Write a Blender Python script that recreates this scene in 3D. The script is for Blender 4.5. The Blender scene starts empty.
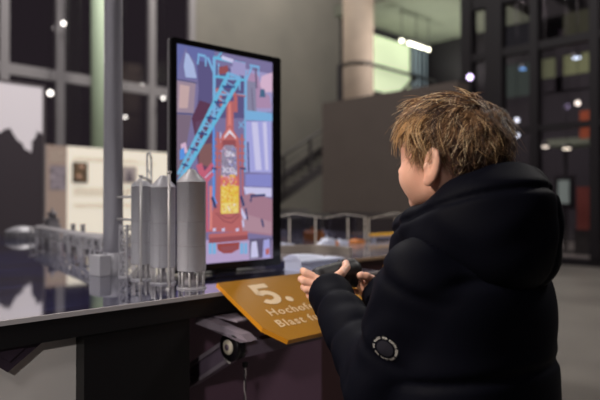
import bpy, bmesh, math, random
import numpy as np
from mathutils import Vector, Matrix
random.seed(7); rng = np.random.default_rng(5)
SC = bpy.context.scene; C = SC.collection
PI = math.pi
# ---------------------------------------------------------------- materials
def lin(c): return tuple(((v/255)/12.92 if v/255 <= .04045 else ((v/255+.055)/1.055)**2.4) for v in c)+(1,)
MATS = {}
def mat(name, rgb, rough=.5, metal=0, emit=None, es=1, noise=None, bump=None, coat=0, ior=1.45, alpha=1, trans=0, spec=.5):
    if name in MATS: return MATS[name]
    m = bpy.data.materials.new(name); m.use_nodes = True
    nt = m.node_tree; b = nt.nodes['Principled BSDF']
    b.inputs['Base Color'].default_value = lin(rgb); b.inputs['Roughness'].default_value = rough
    b.inputs['Metallic'].default_value = metal; b.inputs['Coat Weight'].default_value = coat
    b.inputs['Coat Roughness'].default_value = .08
    b.inputs['IOR'].default_value = ior; b.inputs['Alpha'].default_value = alpha
    b.inputs['Transmission Weight'].default_value = trans
    b.inputs['Specular IOR Level'].default_value = spec
    if emit is not None:
        b.inputs['Emission Color'].default_value = lin(emit); b.inputs['Emission Strength'].default_value = es
    tc = nt.nodes.new('ShaderNodeTexCoord')
    if noise:                                   # (scale, second colour, detail, stretch)
        sc_, col2, det, st = noise
        mp = nt.nodes.new('ShaderNodeMapping'); mp.inputs['Scale'].default_value = st
        n = nt.nodes.new('ShaderNodeTexNoise'); n.inputs['Scale'].default_value = sc_; n.inputs['Detail'].default_value = det
        r = nt.nodes.new('ShaderNodeValToRGB'); r.color_ramp.elements[0].position = .35; r.color_ramp.elements[1].position = .65
        r.color_ramp.elements[0].color = lin(rgb); r.color_ramp.elements[1].color = lin(col2)
        nt.links.new(tc.outputs['Object'], mp.inputs[0]); nt.links.new(mp.outputs[0], n.inputs['Vector'])
        nt.links.new(n.outputs[0], r.inputs[0]); nt.links.new(r.outputs[0], b.inputs['Base Color'])
    if bump:
        sc_, st_ = bump
        n = nt.nodes.new('ShaderNodeTexNoise'); n.inputs['Scale'].default_value = sc_; n.inputs['Detail'].default_value = 5
        bp = nt.nodes.new('ShaderNodeBump'); bp.inputs['Strength'].default_value = st_; bp.inputs['Distance'].default_value = .01
        nt.links.new(tc.outputs['Object'], n.inputs['Vector']); nt.links.new(n.outputs[0], bp.inputs['Height']); nt.links.new(bp.outputs[0], b.inputs['Normal'])
    MATS[name] = m; return m
def emis(name, rgb, s):
    if name in MATS: return MATS[name]
    m = bpy.data.materials.new(name); m.use_nodes = True; nt = m.node_tree
    nt.nodes.remove(nt.nodes['Principled BSDF']); e = nt.nodes.new('ShaderNodeEmission')
    e.inputs[0].default_value = lin(rgb); e.inputs[1].default_value = s
    nt.links.new(e.outputs[0], nt.nodes['Material Output'].inputs[0]); MATS[name] = m; return m
def clearmat(name, rgb, refl=.08):
    """thin clear sheet: mostly lets light through, reflects by Fresnel"""
    if name in MATS: return MATS[name]
    m = bpy.data.materials.new(name); m.use_nodes = True; nt = m.node_tree
    nt.nodes.remove(nt.nodes['Principled BSDF'])
    t = nt.nodes.new('ShaderNodeBsdfTransparent'); t.inputs[0].default_value = lin(rgb)
    g = nt.nodes.new('ShaderNodeBsdfGlossy'); g.inputs['Roughness'].default_value = .05
    lw = nt.nodes.new('ShaderNodeLayerWeight'); lw.inputs[0].default_value = .5
    pw = nt.nodes.new('ShaderNodeMath'); pw.operation = 'POWER'; pw.inputs[1].default_value = 4; nt.links.new(lw.outputs[1], pw.inputs[0])
    f = nt.nodes.new('ShaderNodeMath'); f.operation = 'MULTIPLY_ADD'; f.inputs[1].default_value = .6; f.inputs[2].default_value = refl*.3; nt.links.new(pw.outputs[0], f.inputs[0])
    x = nt.nodes.new('ShaderNodeMixShader')
    nt.links.new(f.outputs[0], x.inputs[0]); nt.links.new(t.outputs[0], x.inputs[1]); nt.links.new(g.outputs[0], x.inputs[2])
    nt.links.new(x.outputs[0], nt.nodes['Material Output'].inputs[0]); MATS[name] = m; return m
# ---------------------------------------------------------------- mesh builder
class MB:
    def __init__(s): s.v = []; s.f = []; s.m = []; s.mi = 0; s.sm = []
    def add(s, vs, fs, smooth=False):
        o = len(s.v); s.v += [tuple(v) for v in vs]
        for f in fs: s.f.append([i+o for i in f]); s.m.append(s.mi); s.sm.append(smooth)
        return s
    def box(s, x0, x1, y0, y1, z0, z1, rz=0, bev=0):
        if bev:
            bm = bmesh.new(); bmesh.ops.create_cube(bm, size=1)
            for v in bm.verts: v.co = Vector(((x0+x1)/2+v.co.x*(x1-x0), (y0+y1)/2+v.co.y*(y1-y0), (z0+z1)/2+v.co.z*(z1-z0)))
            bmesh.ops.bevel(bm, geom=bm.edges[:], offset=bev, segments=2, affect='EDGES', profile=.5)
            bm.verts.index_update(); vs = [v.co[:] for v in bm.verts]; fs = [[v.index for v in f.verts] for f in bm.faces]; bm.free()
        else:
            vs = [(x, y, z) for z in (z0, z1) for y in (y0, y1) for x in (x0, x1)]
            fs = [(0, 2, 3, 1), (4, 5, 7, 6), (0, 1, 5, 4), (2, 6, 7, 3), (0, 4, 6, 2), (1, 3, 7, 5)]
        if rz:
            cx, cy = (x0+x1)/2, (y0+y1)/2; c, sn = math.cos(rz), math.sin(rz)
            vs = [(cx+(v[0]-cx)*c-(v[1]-cy)*sn, cy+(v[0]-cx)*sn+(v[1]-cy)*c, v[2]) for v in vs]
        return s.add(vs, fs)
    def tube(s, pts, r, n=10, cap=True, smooth=True):
        pts = [Vector(p) for p in pts]; R = r if isinstance(r, (list, tuple)) else [r]*len(pts)
        vs = []; fs = []; up = None
        for i, p in enumerate(pts):
            t = (pts[min(i+1, len(pts)-1)]-pts[max(i-1, 0)]).normalized()
            if up is None: up = t.orthogonal().normalized()
            up = (up-t*up.dot(t)); up = up.normalized() if up.length > 1e-6 else t.orthogonal().normalized()
            w = t.cross(up)
            for k in range(n):
                a = 2*PI*k/n; vs.append(p+(up*math.cos(a)+w*math.sin(a))*R[i])
        for i in range(len(pts)-1):
            for k in range(n): fs.append((i*n+k, i*n+(k+1) % n, (i+1)*n+(k+1) % n, (i+1)*n+k))
        s.add(vs, fs, smooth)
        if cap: s.add(vs[:n], [tuple(range(n-1, -1, -1))]); s.add(vs[-n:], [tuple(range(n))])
        return s
    def bar(s, a, b, w, h=None):                # rectangular bar between two points
        a, b = Vector(a), Vector(b); h = h or w; t = (b-a).normalized()
        up = Vector((0, 0, 1)) if abs(t.z) < .95 else Vector((0, 1, 0))
        x = t.cross(up).normalized(); y = x.cross(t).normalized()
        vs = [p+x*sx*w/2+y*sy*h/2 for p in (a, b) for sy in (-1, 1) for sx in (-1, 1)]
        return s.add(vs, [(0, 2, 3, 1), (4, 5, 7, 6), (0, 1, 5, 4), (2, 6, 7, 3), (0, 4, 6, 2), (1, 3, 7, 5)])
    def lathe(s, prof, c=(0, 0, 0), n=32, axis='z', smooth=True):
        vs = []; fs = []; c = Vector(c)
        for r, z in prof:
            for k in range(n):
                a = 2*PI*k/n; q = (r*math.cos(a), r*math.sin(a), z)
                if axis == 'x': q = (z, r*math.cos(a), r*math.sin(a))
                if axis == 'y': q = (r*math.cos(a), -z, r*math.sin(a))
                vs.append(c+Vector(q))
        for i in range(len(prof)-1):
            for k in range(n): fs.append((i*n+k, i*n+(k+1) % n, (i+1)*n+(k+1) % n, (i+1)*n+k))
        s.add(vs, fs, smooth)
        if prof[0][0] > 1e-5: s.add(vs[:n], [tuple(range(n-1, -1, -1))])
        if prof[-1][0] > 1e-5: s.add(vs[-n:], [tuple(range(n))])
        return s
    def prism(s, poly, vec):                    # polygon (3D points) swept by vec
        n = len(poly); a = [Vector(p) for p in poly]; b = [p+Vector(vec) for p in a]
        return s.add(a+b, [tuple(range(n-1, -1, -1)), tuple(range(n, 2*n))]+[(i, (i+1) % n, n+(i+1) % n, n+i) for i in range(n)])
    def build(s, name, mats, parent=None, loc=(0, 0, 0), recalc=True, **props):
        me = bpy.data.meshes.new(name); me.from_pydata([Vector(v)-Vector(loc) for v in s.v], [], s.f)
        for m in (mats if isinstance(mats, (list, tuple)) else [mats]): me.materials.append(m)
        me.polygons.foreach_set('material_index', s.m); me.polygons.foreach_set('use_smooth', s.sm)
        if recalc:
            bm = bmesh.new(); bm.from_mesh(me); bmesh.ops.remove_doubles(bm, verts=bm.verts, dist=1e-6)
            bmesh.ops.recalc_face_normals(bm, faces=bm.faces); bm.to_mesh(me); bm.free()
        me.update()
        o = bpy.data.objects.new(name, me); C.objects.link(o); o.location = loc
        if parent:
            o.parent = parent
        for k, v in props.items(): o[k] = v
        return o
def tag(o, label, cat, group=None, kind=None):
    o['label'] = label; o['category'] = cat
    if group: o['group'] = group
    if kind: o['kind'] = kind
    return o
def thing(name, label, cat, loc=(0, 0, 0), group=None, rz=0):
    o = bpy.data.objects.new(name, None); C.objects.link(o); o.location = loc; o.rotation_euler.z = rz
    o.empty_display_size = .05
    return tag(o, label, cat, group)
def struct(name, mb, m, parent=None):
    o = mb.build(name, m, parent)
    if not parent: o['kind'] = 'structure'
    return o
def copy_tree(o, parent=None):
    c = o.copy(); C.objects.link(c); c.parent = parent
    for ch in list(o.children): copy_tree(ch, c)
    return c
def text_mesh(body, size, extrude=.0002, bold=0.0, spacing=1.0, align='LEFT'):
    cu = bpy.data.curves.new('t', 'FONT'); cu.body = body; cu.size = size; cu.extrude = extrude; cu.offset = bold
    cu.space_character = spacing; cu.align_x = align; cu.resolution_u = 4
    o = bpy.data.objects.new('t', cu); C.objects.link(o)
    dg = bpy.context.evaluated_depsgraph_get(); dg.update()
    me = bpy.data.meshes.new_from_object(o.evaluated_get(dg)); bpy.data.objects.remove(o); return me
# ---------------------------------------------------------------- implicit surfaces
def sm(a, b, k):
    h = np.clip(.5+.5*(b-a)/k, 0, 1); return b+(a-b)*h-k*h*(1-h)
def smsub(a, b, k): return -sm(-a, b, k)       # a minus b
def ell(P, c, r, R=None):
    q = P-np.array(c)
    if R is not None: q = q@R
    r = np.array(r); k0 = np.linalg.norm(q/r, axis=1); k1 = np.linalg.norm(q/(r*r), axis=1)
    return k0*(k0-1)/np.maximum(k1, 1e-9)
def cone(P, a, b, ra, rb):
    a = np.array(a, float); b = np.array(b, float); ba = b-a
    t = np.clip((P-a)@ba/(ba@ba), 0, 1)
    return np.linalg.norm(P-a-t[:, None]*ba, axis=1)-(ra+(rb-ra)*t)
def rotz(a): c, s = math.cos(a), math.sin(a); return np.array([[c, -s, 0], [s, c, 0], [0, 0, 1.]])
def rotx(a): c, s = math.cos(a), math.sin(a); return np.array([[1, 0, 0], [0, c, -s], [0, s, c]])
def roty(a): c, s = math.cos(a), math.sin(a); return np.array([[c, 0, s], [0, 1, 0], [-s, 0, c]])
def surface(name, f, lo, hi, h, m, parent=None, B=8, slack=1.6, matfn=None):
    lo = np.array(lo, float); hi = np.array(hi, float)
    nb = np.ceil((hi-lo)/(h*B)).astype(int)
    bi = np.stack(np.meshgrid(*[np.arange(n) for n in nb], indexing='ij'), -1).reshape(-1, 3)
    d = f(lo+(bi+.5)*h*B); bi = bi[np.abs(d) < h*B*.87*slack]
    g = np.stack(np.meshgrid(*[np.arange(B+1)]*3, indexing='ij'), -1).reshape(-1, 3)
    keys = []; pos = []; quads = []
    S = nb*B+4; kf = lambda i: (i[..., 0].astype(np.int64)*S[1]+i[..., 1])*S[2]+i[..., 2]
    CH = 200
    for s0 in range(0, len(bi), CH):
        bb = bi[s0:s0+CH]; gi = bb[:, None, :]*B+g[None]
        V = f((lo+gi.reshape(-1, 3)*h)).reshape(len(bb), B+1, B+1, B+1)
        sg = V < 0
        cnt = np.zeros((len(bb), B, B, B)); acc = np.zeros((len(bb), B, B, B, 3))
        def sl(o): return tuple([slice(None)]+[slice(q, q+B) for q in o])
        for ax in range(3):
            for u in (0, 1):
                for w in (0, 1):
                    o0 = [0, 0, 0]; ot = [a for a in range(3) if a != ax]; o0[ot[0]] = u; o0[ot[1]] = w
                    o1 = list(o0); o1[ax] = 1
                    a, b = V[sl(o0)], V[sl(o1)]; x = (a < 0) != (b < 0)
                    t = np.where(x, a/np.where(x, a-b, 1), 0)
                    p = np.zeros(a.shape+(3,)); p[..., ot[0]] = u; p[..., ot[1]] = w; p[..., ax] = t
                    acc += p*x[..., None]; cnt += x
        A = np.argwhere(cnt > 0)
        ci = bb[A[:, 0]]*B+A[:, 1:]
        pp = acc[A[:, 0], A[:, 1], A[:, 2], A[:, 3]]/cnt[A[:, 0], A[:, 1], A[:, 2], A[:, 3]][:, None]
        keys.append(kf(ci+1)); pos.append(lo+(ci+pp)*h)
        for ax in range(3):
            o1 = [0, 0, 0]; o1[ax] = 1
            a, b = sg[sl((0, 0, 0))], sg[sl(o1)]; x = np.argwhere(a != b)
            if not len(x): continue
            gi2 = bb[x[:, 0]]*B+x[:, 1:]; fl = a[x[:, 0], x[:, 1], x[:, 2], x[:, 3]]
            e1 = np.eye(3, dtype=int)[(ax+1) % 3]; e2 = np.eye(3, dtype=int)[(ax+2) % 3]
            q = np.stack([kf(gi2+1-e1-e2), kf(gi2+1-e2), kf(gi2+1), kf(gi2+1-e1)], 1)
            q[~fl] = q[~fl][:, ::-1]; quads.append(q)
    keys = np.concatenate(keys); pos = np.concatenate(pos); quads = np.concatenate(quads)
    uk, idx = np.unique(keys, return_index=True); pos = pos[idx]
    qi = np.searchsorted(uk, quads); qi = np.clip(qi, 0, len(uk)-1)
    ok = (uk[qi] == quads).all(1); qi = qi[ok]
    me = bpy.data.meshes.new(name)
    me.vertices.add(len(pos)); me.vertices.foreach_set('co', pos.astype(np.float32).ravel())
    me.loops.add(len(qi)*4); me.loops.foreach_set('vertex_index', qi.astype(np.int32).ravel())
    me.polygons.add(len(qi)); me.polygons.foreach_set('loop_start', np.arange(0, len(qi)*4, 4, dtype=np.int32))
    for mm in (m if isinstance(m, (list, tuple)) else [m]): me.materials.append(mm)
    if matfn is not None:
        cen = pos[qi].mean(1); me.polygons.foreach_set('material_index', matfn(cen).astype(np.int32))
    me.polygons.foreach_set('use_smooth', np.ones(len(qi), bool)); me.update(); me.validate()
    o = bpy.data.objects.new(name, me); C.objects.link(o)
    if parent: o.parent = parent
    return o
# ================================================================ THE ROOM
FLOOR_C = mat('polished_concrete', (92, 88, 84), .35, noise=(1.2, (104, 100, 95), 6, (1, 1, 1)), bump=(30, .05))
WALL_C = mat('grey_concrete_wall', (118, 114, 108), .8, noise=(.6, (108, 105, 100), 5, (1, 1, 1)))
PART_C = mat('taupe_partition', (82, 73, 69), .85, noise=(2, (79, 70, 66), 3, (1, 1, 1)))
DARK_C = mat('dark_wall_paint', (40, 36, 42), .8)
CEIL_C = mat('ceiling_concrete', (120, 122, 110), .8, noise=(.8, (112, 114, 104), 4, (1, 1, 1)))
FRAME_C = mat('window_frame_grey', (132, 128, 132), .5)
MULL_D = mat('dark_steel', (26, 22, 27), .5, metal=.3)
GREEN_C = mat('green_lit_column_concrete', (178, 196, 170), .6)  # greenish light on the concrete is put into its colour
BEIGE_C = mat('beige_column_plaster', (142, 126, 112), .8, noise=(3, (134, 119, 106), 4, (1, 1, 1)))
PANE = clearmat('night_window_pane', (240, 236, 240), .15)
struct('floor', MB().box(-8, 24, -8, 18, -.1, 0), FLOOR_C)
struct('wall_back', MB().box(9.95, 24, 14.5, 14.8, 0, 11), WALL_C)
struct('ceiling', MB().box(12.0, 16.6, 7.0, 10.8, 6.2, 6.5), CEIL_C)
struct('wall_gallery', MB().box(12.2, 16.3, 10.6, 10.75, 3.2, 6.2), DARK_C)
struct('wall_right', MB().box(16.3, 16.5, 8.2, 14.5, 0, 6.2), DARK_C)
struct('wall_partition', MB().box(8.4, 8.75, 4.9, 7.87, 0, 3.0), PART_C)
# left window wall
w = struct('window_1', MB().box(-2.2, 9.95, 14.36, 14.6, 0, .35), FRAME_C)
fr = MB()
for x in (-1.78, -.5, .78, 2.06, 3.34, 4.62, 5.92, 7.2, 8.48, 9.8): fr.box(x-.1, x+.1, 14.4, 14.56, .35, 9)
for z in (4.17, 8.0): fr.box(-2.2, 9.95, 14.42, 14.54, z-.13, z+.13)
fr.build('window_frame', FRAME_C, w)
MB().box(-2.2, 9.95, 14.48, 14.49, .35, 9).build('window_pane', PANE, w)
# right glass front
w = struct('window_2', MB().box(9.95, 10.1, -3, 5.6, 0, .12), MULL_D)
fr = MB()
for y, hw in ((5.55, .07), (5.05, .16), (4.31, .07), (3.33, .07), (2.45, .07), (1.6, .07), (.75, .07), (-.1, .07), (-1, .07), (-2, .07), (-2.9, .07)):
    fr.box(9.92, 10.12, y-hw, y+hw, .12, 6.4)
for z, hh in ((2.32, .05), (3.74, .07), (4.75, .12), (6.3, .15)): fr.box(9.94, 10.1, -3, 5.6, z-hh, z+hh)
fr.build('window_frame', MULL_D, w)
MB().box(10.01, 10.02, -3, 5.6, .12, 6.3).build('window_pane', PANE, w)
# dark post and beams where the gallery ends
struct('trim_1', MB().box(9.95, 10.1, 5.63, 5.72, 0, 7).box(10.3, 16.3, 5.9, 6.0, 6.2, 6.7), MULL_D)
# gallery window, bright panels
w = struct('window_3', MB().box(12.9, 16.2, 10.5, 10.6, 4.2, 4.3), MULL_D)
LITP = mat('lit_gallery_panel', (190, 200, 170), .8, emit=(188, 200, 164), es=1.0)
LITB = mat('lit_gallery_curtain', (150, 165, 175), .8, emit=(120, 134, 140), es=.8)
for a, b, m_ in ((12.95, 15.25, LITP), (15.35, 16.2, LITB)): MB().box(a, b, 10.54, 10.58, 4.3, 5.95).build('window_pane', m_, w)
g = MB()
for x in (12.92, 15.3, 15.55, 15.8, 16.0, 16.22): g.box(x-.03, x+.03, 10.48, 10.56, 4.3, 5.95)
g.build('window_frame', MULL_D, w)
# columns
o = MB().lathe([(.19, 0), (.19, 9)], (6.6, 13.75, 0), 32).build('column', GREEN_C); tag(o, 'round concrete column, greenish light put into its colour, in front of the tall night windows', 'column')
o = thing('column', 'thick beige round column with dark bands rising behind the taupe partition', 'column', (10.84, 8.97, 0))
MB().lathe([(.37, 0), (.37, 6.2)], (0, 0, 0), 40).build('shaft', BEIGE_C, o)
for z in (3.15, 4.32):
    MB().lathe([(.375, z-.045), (.392, z-.03), (.392, z+.03), (.375, z+.045)], (0, 0, 0), 40).build('band', mat('band_dark', (70, 62, 58), .6), o)
# gallery railing truss behind the column
o = MB(); o.tube([(11.2, 9.4, 4.62), (14.9, 9.4, 4.62)], .045, 8); o.tube([(12.9, 9.4, 3.85), (13.9, 9.4, 4.6)], .045, 8); o.tube([(12.0, 9.4, 3.85), (15.0, 9.4, 3.85)], .05, 8)
for x in (11.3, 13.9, 14.85): o.tube([(x, 9.4, 3.0 if x != 13.9 else 3.8), (x, 9.4, 4.62)], .035, 8)
tag(o.build('gallery_railing', MULL_D), 'dark steel gallery rail with a diagonal brace in front of the bright panels', 'railing')
# tube lights
SOC = mat('lamp_housing', (70, 70, 70), .5); TUBE = emis('tube_glow', (255, 250, 225), 9)
def tube_light(x0, x1, label):
    t = thing('tube_light', label, 'ceiling lamp', ((x0+x1)/2, 9.0, 5.3), 'tube lights in a line under the gallery ceiling')
    d = (x1-x0)/2
    MB().box(-d, d, -.05, .05, .04, .1, bev=.01).tube([(0, 0, .1), (0, 0, .9)], .012, 6).build('housing', SOC, t)
    MB().tube([(-d+.02, 0, 0), (d-.02, 0, 0)], .030, 10).build('tube', TUBE, t)
tube_light(12.60, 12.72, 'short glowing tube lamp nearest the beige column'); tube_light(12.93, 13.72, 'longest glowing tube lamp, middle of its line'); tube_light(13.86, 13.98, 'short glowing tube lamp farthest from the beige column')
# stairs at the back wall
st = thing('staircase', 'dark steel staircase climbing along the grey back wall', 'staircase', (9.0, 11, 0))
STL = mat('stair_steel', (48, 44, 46), .6)
m_ = MB()
for i in range(16): m_.box(.15+i*.29, .46+i*.29, .1, 1.2, .55+i*.155, .59+i*.155)
m_.build('tread', STL, st, kind='stuff')
for y in (.06, 1.22):
    MB().prism([(.0, y, .35), (4.8, y, 2.92), (4.8, y, 3.2), (.0, y, .63)], (0, .04, 0)).build('stringer', STL, st)
MB().tube([(.1, .08, 1.6), (4.7, .08, 4.06)], .035, 8).build('handrail', STL, st)
for k, dz in enumerate((.25,)):
    MB().tube([(.1, .08, 1.6-dz), (4.7, .08, 4.06-dz)], .016, 6).build('rail', STL, st)
for x in (.35, 1.35, 2.35, 3.35, 4.35):
    MB().box(x-.035, x+.035, .05, .11, .5+x*.535, 1.55+x*.535).build('post', STL, st)
MB().box(-.6, 2.3, .1, 1.2, .78, .86).box(1.4, 1.55, .1, .2, 0, .8).box(-.5, -.35, .1, .2, 0, .8).build('landing', mat('landing_grey', (84, 80, 84), .6), st)
# -------------------------------------------------- beyond the right glass
b = thing('building', 'dark office block with lit windows beyond the right glass front', 'building', (16.2, 0, 0))
m_ = MB().box(.05, 1.5, -8, 8.1, 0, 4.1).box(.05, 1.5, -8, 6.9, 4.05, 4.5).box(.05, 1.5, -8, 8.1, 5.05, 5.3).box(.05, 1.5, -8, 8.1, 6.2, 7.5).box(.05, 1.5, 6.25, 6.45, 4.1, 5.05).box(.05, 1.5, 6.9, 7.0, 4.1, 6.2).box(.05, 1.5, 7.9, 8.1, 4, 6.2).box(.05, 1.5, -8, 5.2, 4.1, 6.2)
m_.build('wall', DARK_C, b)
def lit(y0, y1, z0, z1, col, s): MB().box(.12, .16, y0, y1, z0, z1).build('window', emis('lit_%d_%d_%d' % col, col, s), b)
lit(5.2, 6.25, 4.52, 5.05, (128, 132, 96), .85); lit(6.45, 6.9, 4.45, 5.05, (110, 114, 86), .8); lit(5.2, 6.25, 5.3, 6.2, (66, 66, 52), .9); lit(7.0, 7.9, 4.1, 5.05, (62, 70, 64), 1.0); lit(7.0, 7.9, 5.3, 6.2, (44, 44, 46), .8)
o = thing('awning', 'dim greenish canopy edge with a glow put into its colour, beyond the right glass front', 'awning', (14, 4.9, 0))
MB().box(-.4, .4, -1.3, .7, 2.35, 2.5).build('canopy', mat('canopy', (90, 96, 82), .7, emit=(60, 66, 52), es=.35), o)  # emission gives the canopy its dim glow, no lamp lights it
for yy in (-1.1, .5): MB().tube([(.2, yy, 0), (.2, yy, 2.4)], .04, 8).build('post', MULL_D, o)
o = thing('banner', 'rust orange banner hanging behind the right glass front', 'banner', (12.6, 4.25, 0))
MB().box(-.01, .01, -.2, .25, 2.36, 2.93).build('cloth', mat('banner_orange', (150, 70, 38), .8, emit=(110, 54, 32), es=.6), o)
MB().tube([(0, -.32, 2.96), (0, .30, 2.96)], .015, 8).build('rod', MULL_D, o); MB().tube([(0, -.3, 2.96), (0, -.3, 0)], .02, 8).build('post', MULL_D, o)
o = thing('poster_stand', 'pale glowing poster on a dark stand beyond the right glass', 'sign', (12.4, 4.75, 0))
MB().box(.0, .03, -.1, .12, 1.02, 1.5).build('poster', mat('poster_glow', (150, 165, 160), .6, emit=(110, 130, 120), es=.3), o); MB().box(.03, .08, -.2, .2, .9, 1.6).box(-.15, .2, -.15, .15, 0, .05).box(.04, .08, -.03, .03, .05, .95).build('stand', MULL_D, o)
o = thing('pillar_sign', 'narrow brownish red glowing sign pillar beyond the right glass', 'sign', (12.2, 4.25, 0))
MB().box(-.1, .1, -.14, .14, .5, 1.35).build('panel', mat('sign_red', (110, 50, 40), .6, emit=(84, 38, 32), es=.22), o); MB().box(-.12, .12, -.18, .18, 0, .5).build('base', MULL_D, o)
# small lamps, and glowing stand-ins for lamp reflections
BUL = {}
def bulb(name, label, cat, loc, r, col, s, group, flat=False, hang=None, back=None):
    k = (col, s)
    if k not in BUL: BUL[k] = emis('bulb_%d' % len(BUL), col, s)
    t = thing(name, label, cat, loc, group)
    if flat: MB().lathe([(r*1.25, r*.9), (r*1.25, -.0), (r*1.1, 0)], n=20).build('housing', SOC, t); MB().lathe([(r, -.012), (r*.98, -.02)], n=20).build('lens', BUL[k], t)
    else:
        MB().lathe([(.0001, r)]+[(r*math.sin(a), r*math.cos(a)) for a in [PI*i/8 for i in range(1, 8)]]+[(.0001, -r)], n=16).build('bulb', BUL[k], t)
        MB().lathe([(r*.5, r*.85), (r*.5, r*1.6)], n=12).build('socket', SOC, t)
    if hang: MB().tube([(0, 0, r*1.2), (0, 0, hang-loc[2])], .006, 6).build('cable', MULL_D, t)
    return t
G1 = 'small lamps beyond the right glass front'
for lab, p, r, c, s, fl in [
    ('white round lamp level with the orange banner, beyond the right glass', (12, 4.3274, 3.005), .045, (255, 245, 225), 3.5, 0),
    ('dim pinkish lamp just above the orange banner', (12, 4.048, 2.874), .04, (255, 210, 190), 1.2, 0),
    ('upper of two white lamps right behind the boy\'s hair', (12, 5.572, 2.796), .045, (235, 245, 255), 3.5, 0),
    ('lower of two white lamps right behind the boy\'s hair', (12.36, 5.739, 2.5207), .045, (235, 245, 255), 3.5, 0),
    ('left of two oval downlights low in the right glass', (12, 4.978, 2.2), .07, (255, 245, 220), 4.5, 1),
    ('right of two oval downlights low in the right glass', (12, 4.5386, 2.13), .075, (255, 245, 215), 4.5, 1),
    ('bluish white oval lamp in the topmost lit window at right', (12.6, 4.5637, 4.062), .075, (215, 235, 255), 4, 1),
    ('blue oval lamp high in the glass over the boy\'s hair', (12, 5.44, 3.88), .06, (130, 190, 255), 2.2, 1),
    ('faint dim lamp above the pair of lamps behind the boy\'s hair', (12, 5.908, 3.46), .03, (200, 210, 230), .8, 0)]:
    bulb('hanging_lamp', lab, 'lamp', p, r, c, s, G1, bool(fl), hang=6.0)
bulb('hanging_lamp', 'violet white lamp seen just over the top of the boy\'s hair', 'lamp', (8.10, 4.50, 2.95), .042, (225, 205, 255), 5, 'small lamps beyond the right glass front', hang=6.0)
G2 = 'lamp reflections modelled along the left windows'
for lab, p, r, s in [('topmost white lamp reflection by the left window post', (5.897, 14.2, 5.43), .05, 4.5), ('oval white lamp reflection below the window crossbar', (5.5836, 14.2, 3.68), .06, 4.5),
                  ('small white lamp reflection low, just right of the tall model chimney', (7.54, 14.2, 3.305), .04, 3), ('white lamp reflection beside the upper left edge of the screen', (8.685, 14.2, 3.95), .045, 3.5)]:
    bulb('lamp_reflection', lab, 'lamp', p, r, (255, 248, 240), s, G2, hang=9)  # glowing bulbs added in place of ceiling lamps reflected in the glass
# -------------------------------------------------- display boards on the left
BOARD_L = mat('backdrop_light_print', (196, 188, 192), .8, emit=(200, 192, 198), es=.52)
BOARD_D = mat('backdrop_dark_print', (66, 58, 66), .8)
b = thing('backdrop_board', 'large backdrop panel with dark treetops printed under a pale pinkish sky', 'display board', (1.8, 9.2, 0))
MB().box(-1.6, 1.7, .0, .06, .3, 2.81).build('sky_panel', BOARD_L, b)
prof = [(-1.6, 2.35), (-1.3, 2.2), (-1.0, 2.4), (-.6, 2.25), (-.3, 2.42), (.2, 2.2), (.6, 2.3), (.9, 2.1), (1.09, 2.06), (1.15, 2.12), (1.23, 2.14), (1.28, 2.05), (1.33, 1.97), (1.40, 1.93), (1.44, 1.84), (1.49, 1.83), (1.53, 1.79), (1.545, 1.9), (1.54, 1.97), (1.57, 2.0), (1.60, 2.05), (1.62, 2.14), (1.64, 2.1), (1.66, 2.13), (1.7, 2.08)]
MB().prism([(x, -.003, z) for x, z in prof]+[(1.7, -.003, .3), (-1.6, -.003, .3)], (0, .002, 0)).build('treetop_print', BOARD_D, b)
MB().box(-1.64, 1.74, -.01, .08, 2.81, 2.85).box(1.7, 1.74, -.01, .08, .3, 2.81).box(-1.64, -1.6, -.01, .08, 0, 2.81).box(1.66, 1.74, -.01, .08, 0, .3).build('frame', mat('board_frame', (88, 80, 84), .6), b)
b = thing('information_board', 'long cream information board with a brown column of text and two framed portraits', 'display board', (3.93, 10.5, 0))
CREAM = mat('cream_board', (222, 214, 198), .8, emit=(224, 216, 202), es=.55)  # emission put in to brighten the print; the board is no lamp
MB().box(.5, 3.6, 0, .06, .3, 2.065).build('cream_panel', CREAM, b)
MB().box(.12, .5, -.005, .06, .3, 2.062).build('brown_panel', mat('brown_board', (158, 138, 128), .8, emit=(150, 132, 122), es=.25), b)  # weaker emission brightens the brown strip as well
MB().box(-.02, .12, -.03, .08, 0, 2.06, bev=.01).build('end_post', mat('post_grey', (156, 150, 152), .5), b); MB().box(3.5, 3.6, 0, .06, 0, .3).build('post', mat('post_grey', (1, 1, 1)), b)
pr = MB(); PRT = mat('print_lines', (205, 190, 176), .8)
for i in range(6): pr.box(.19, .46-(.05 if i % 3 == 2 else 0), -.008, -.006, 1.95-i*.036, 1.965-i*.036)
pr.build('text_lines', PRT, b, kind='stuff')
ph = MB(); ph.box(.19, .485, -.009, -.006, 1.26, 1.70); ph.build('photograph', mat('photo_print', (176, 164, 176), .7, noise=(9, (120, 112, 120), 3, (1, 1, 1))), b)
tl = MB()
for i, z in enumerate([1.86, 1.82, 1.3, 1.26, 1.22, 1.18, 1.0, .96]): tl.box(.62, 1.9+(i % 2)*.4, -.008, -.006, z-.006, z+.006)
tl.build('text_lines', mat('faint_text', (206, 190, 160), .8), b, kind='stuff')
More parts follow.
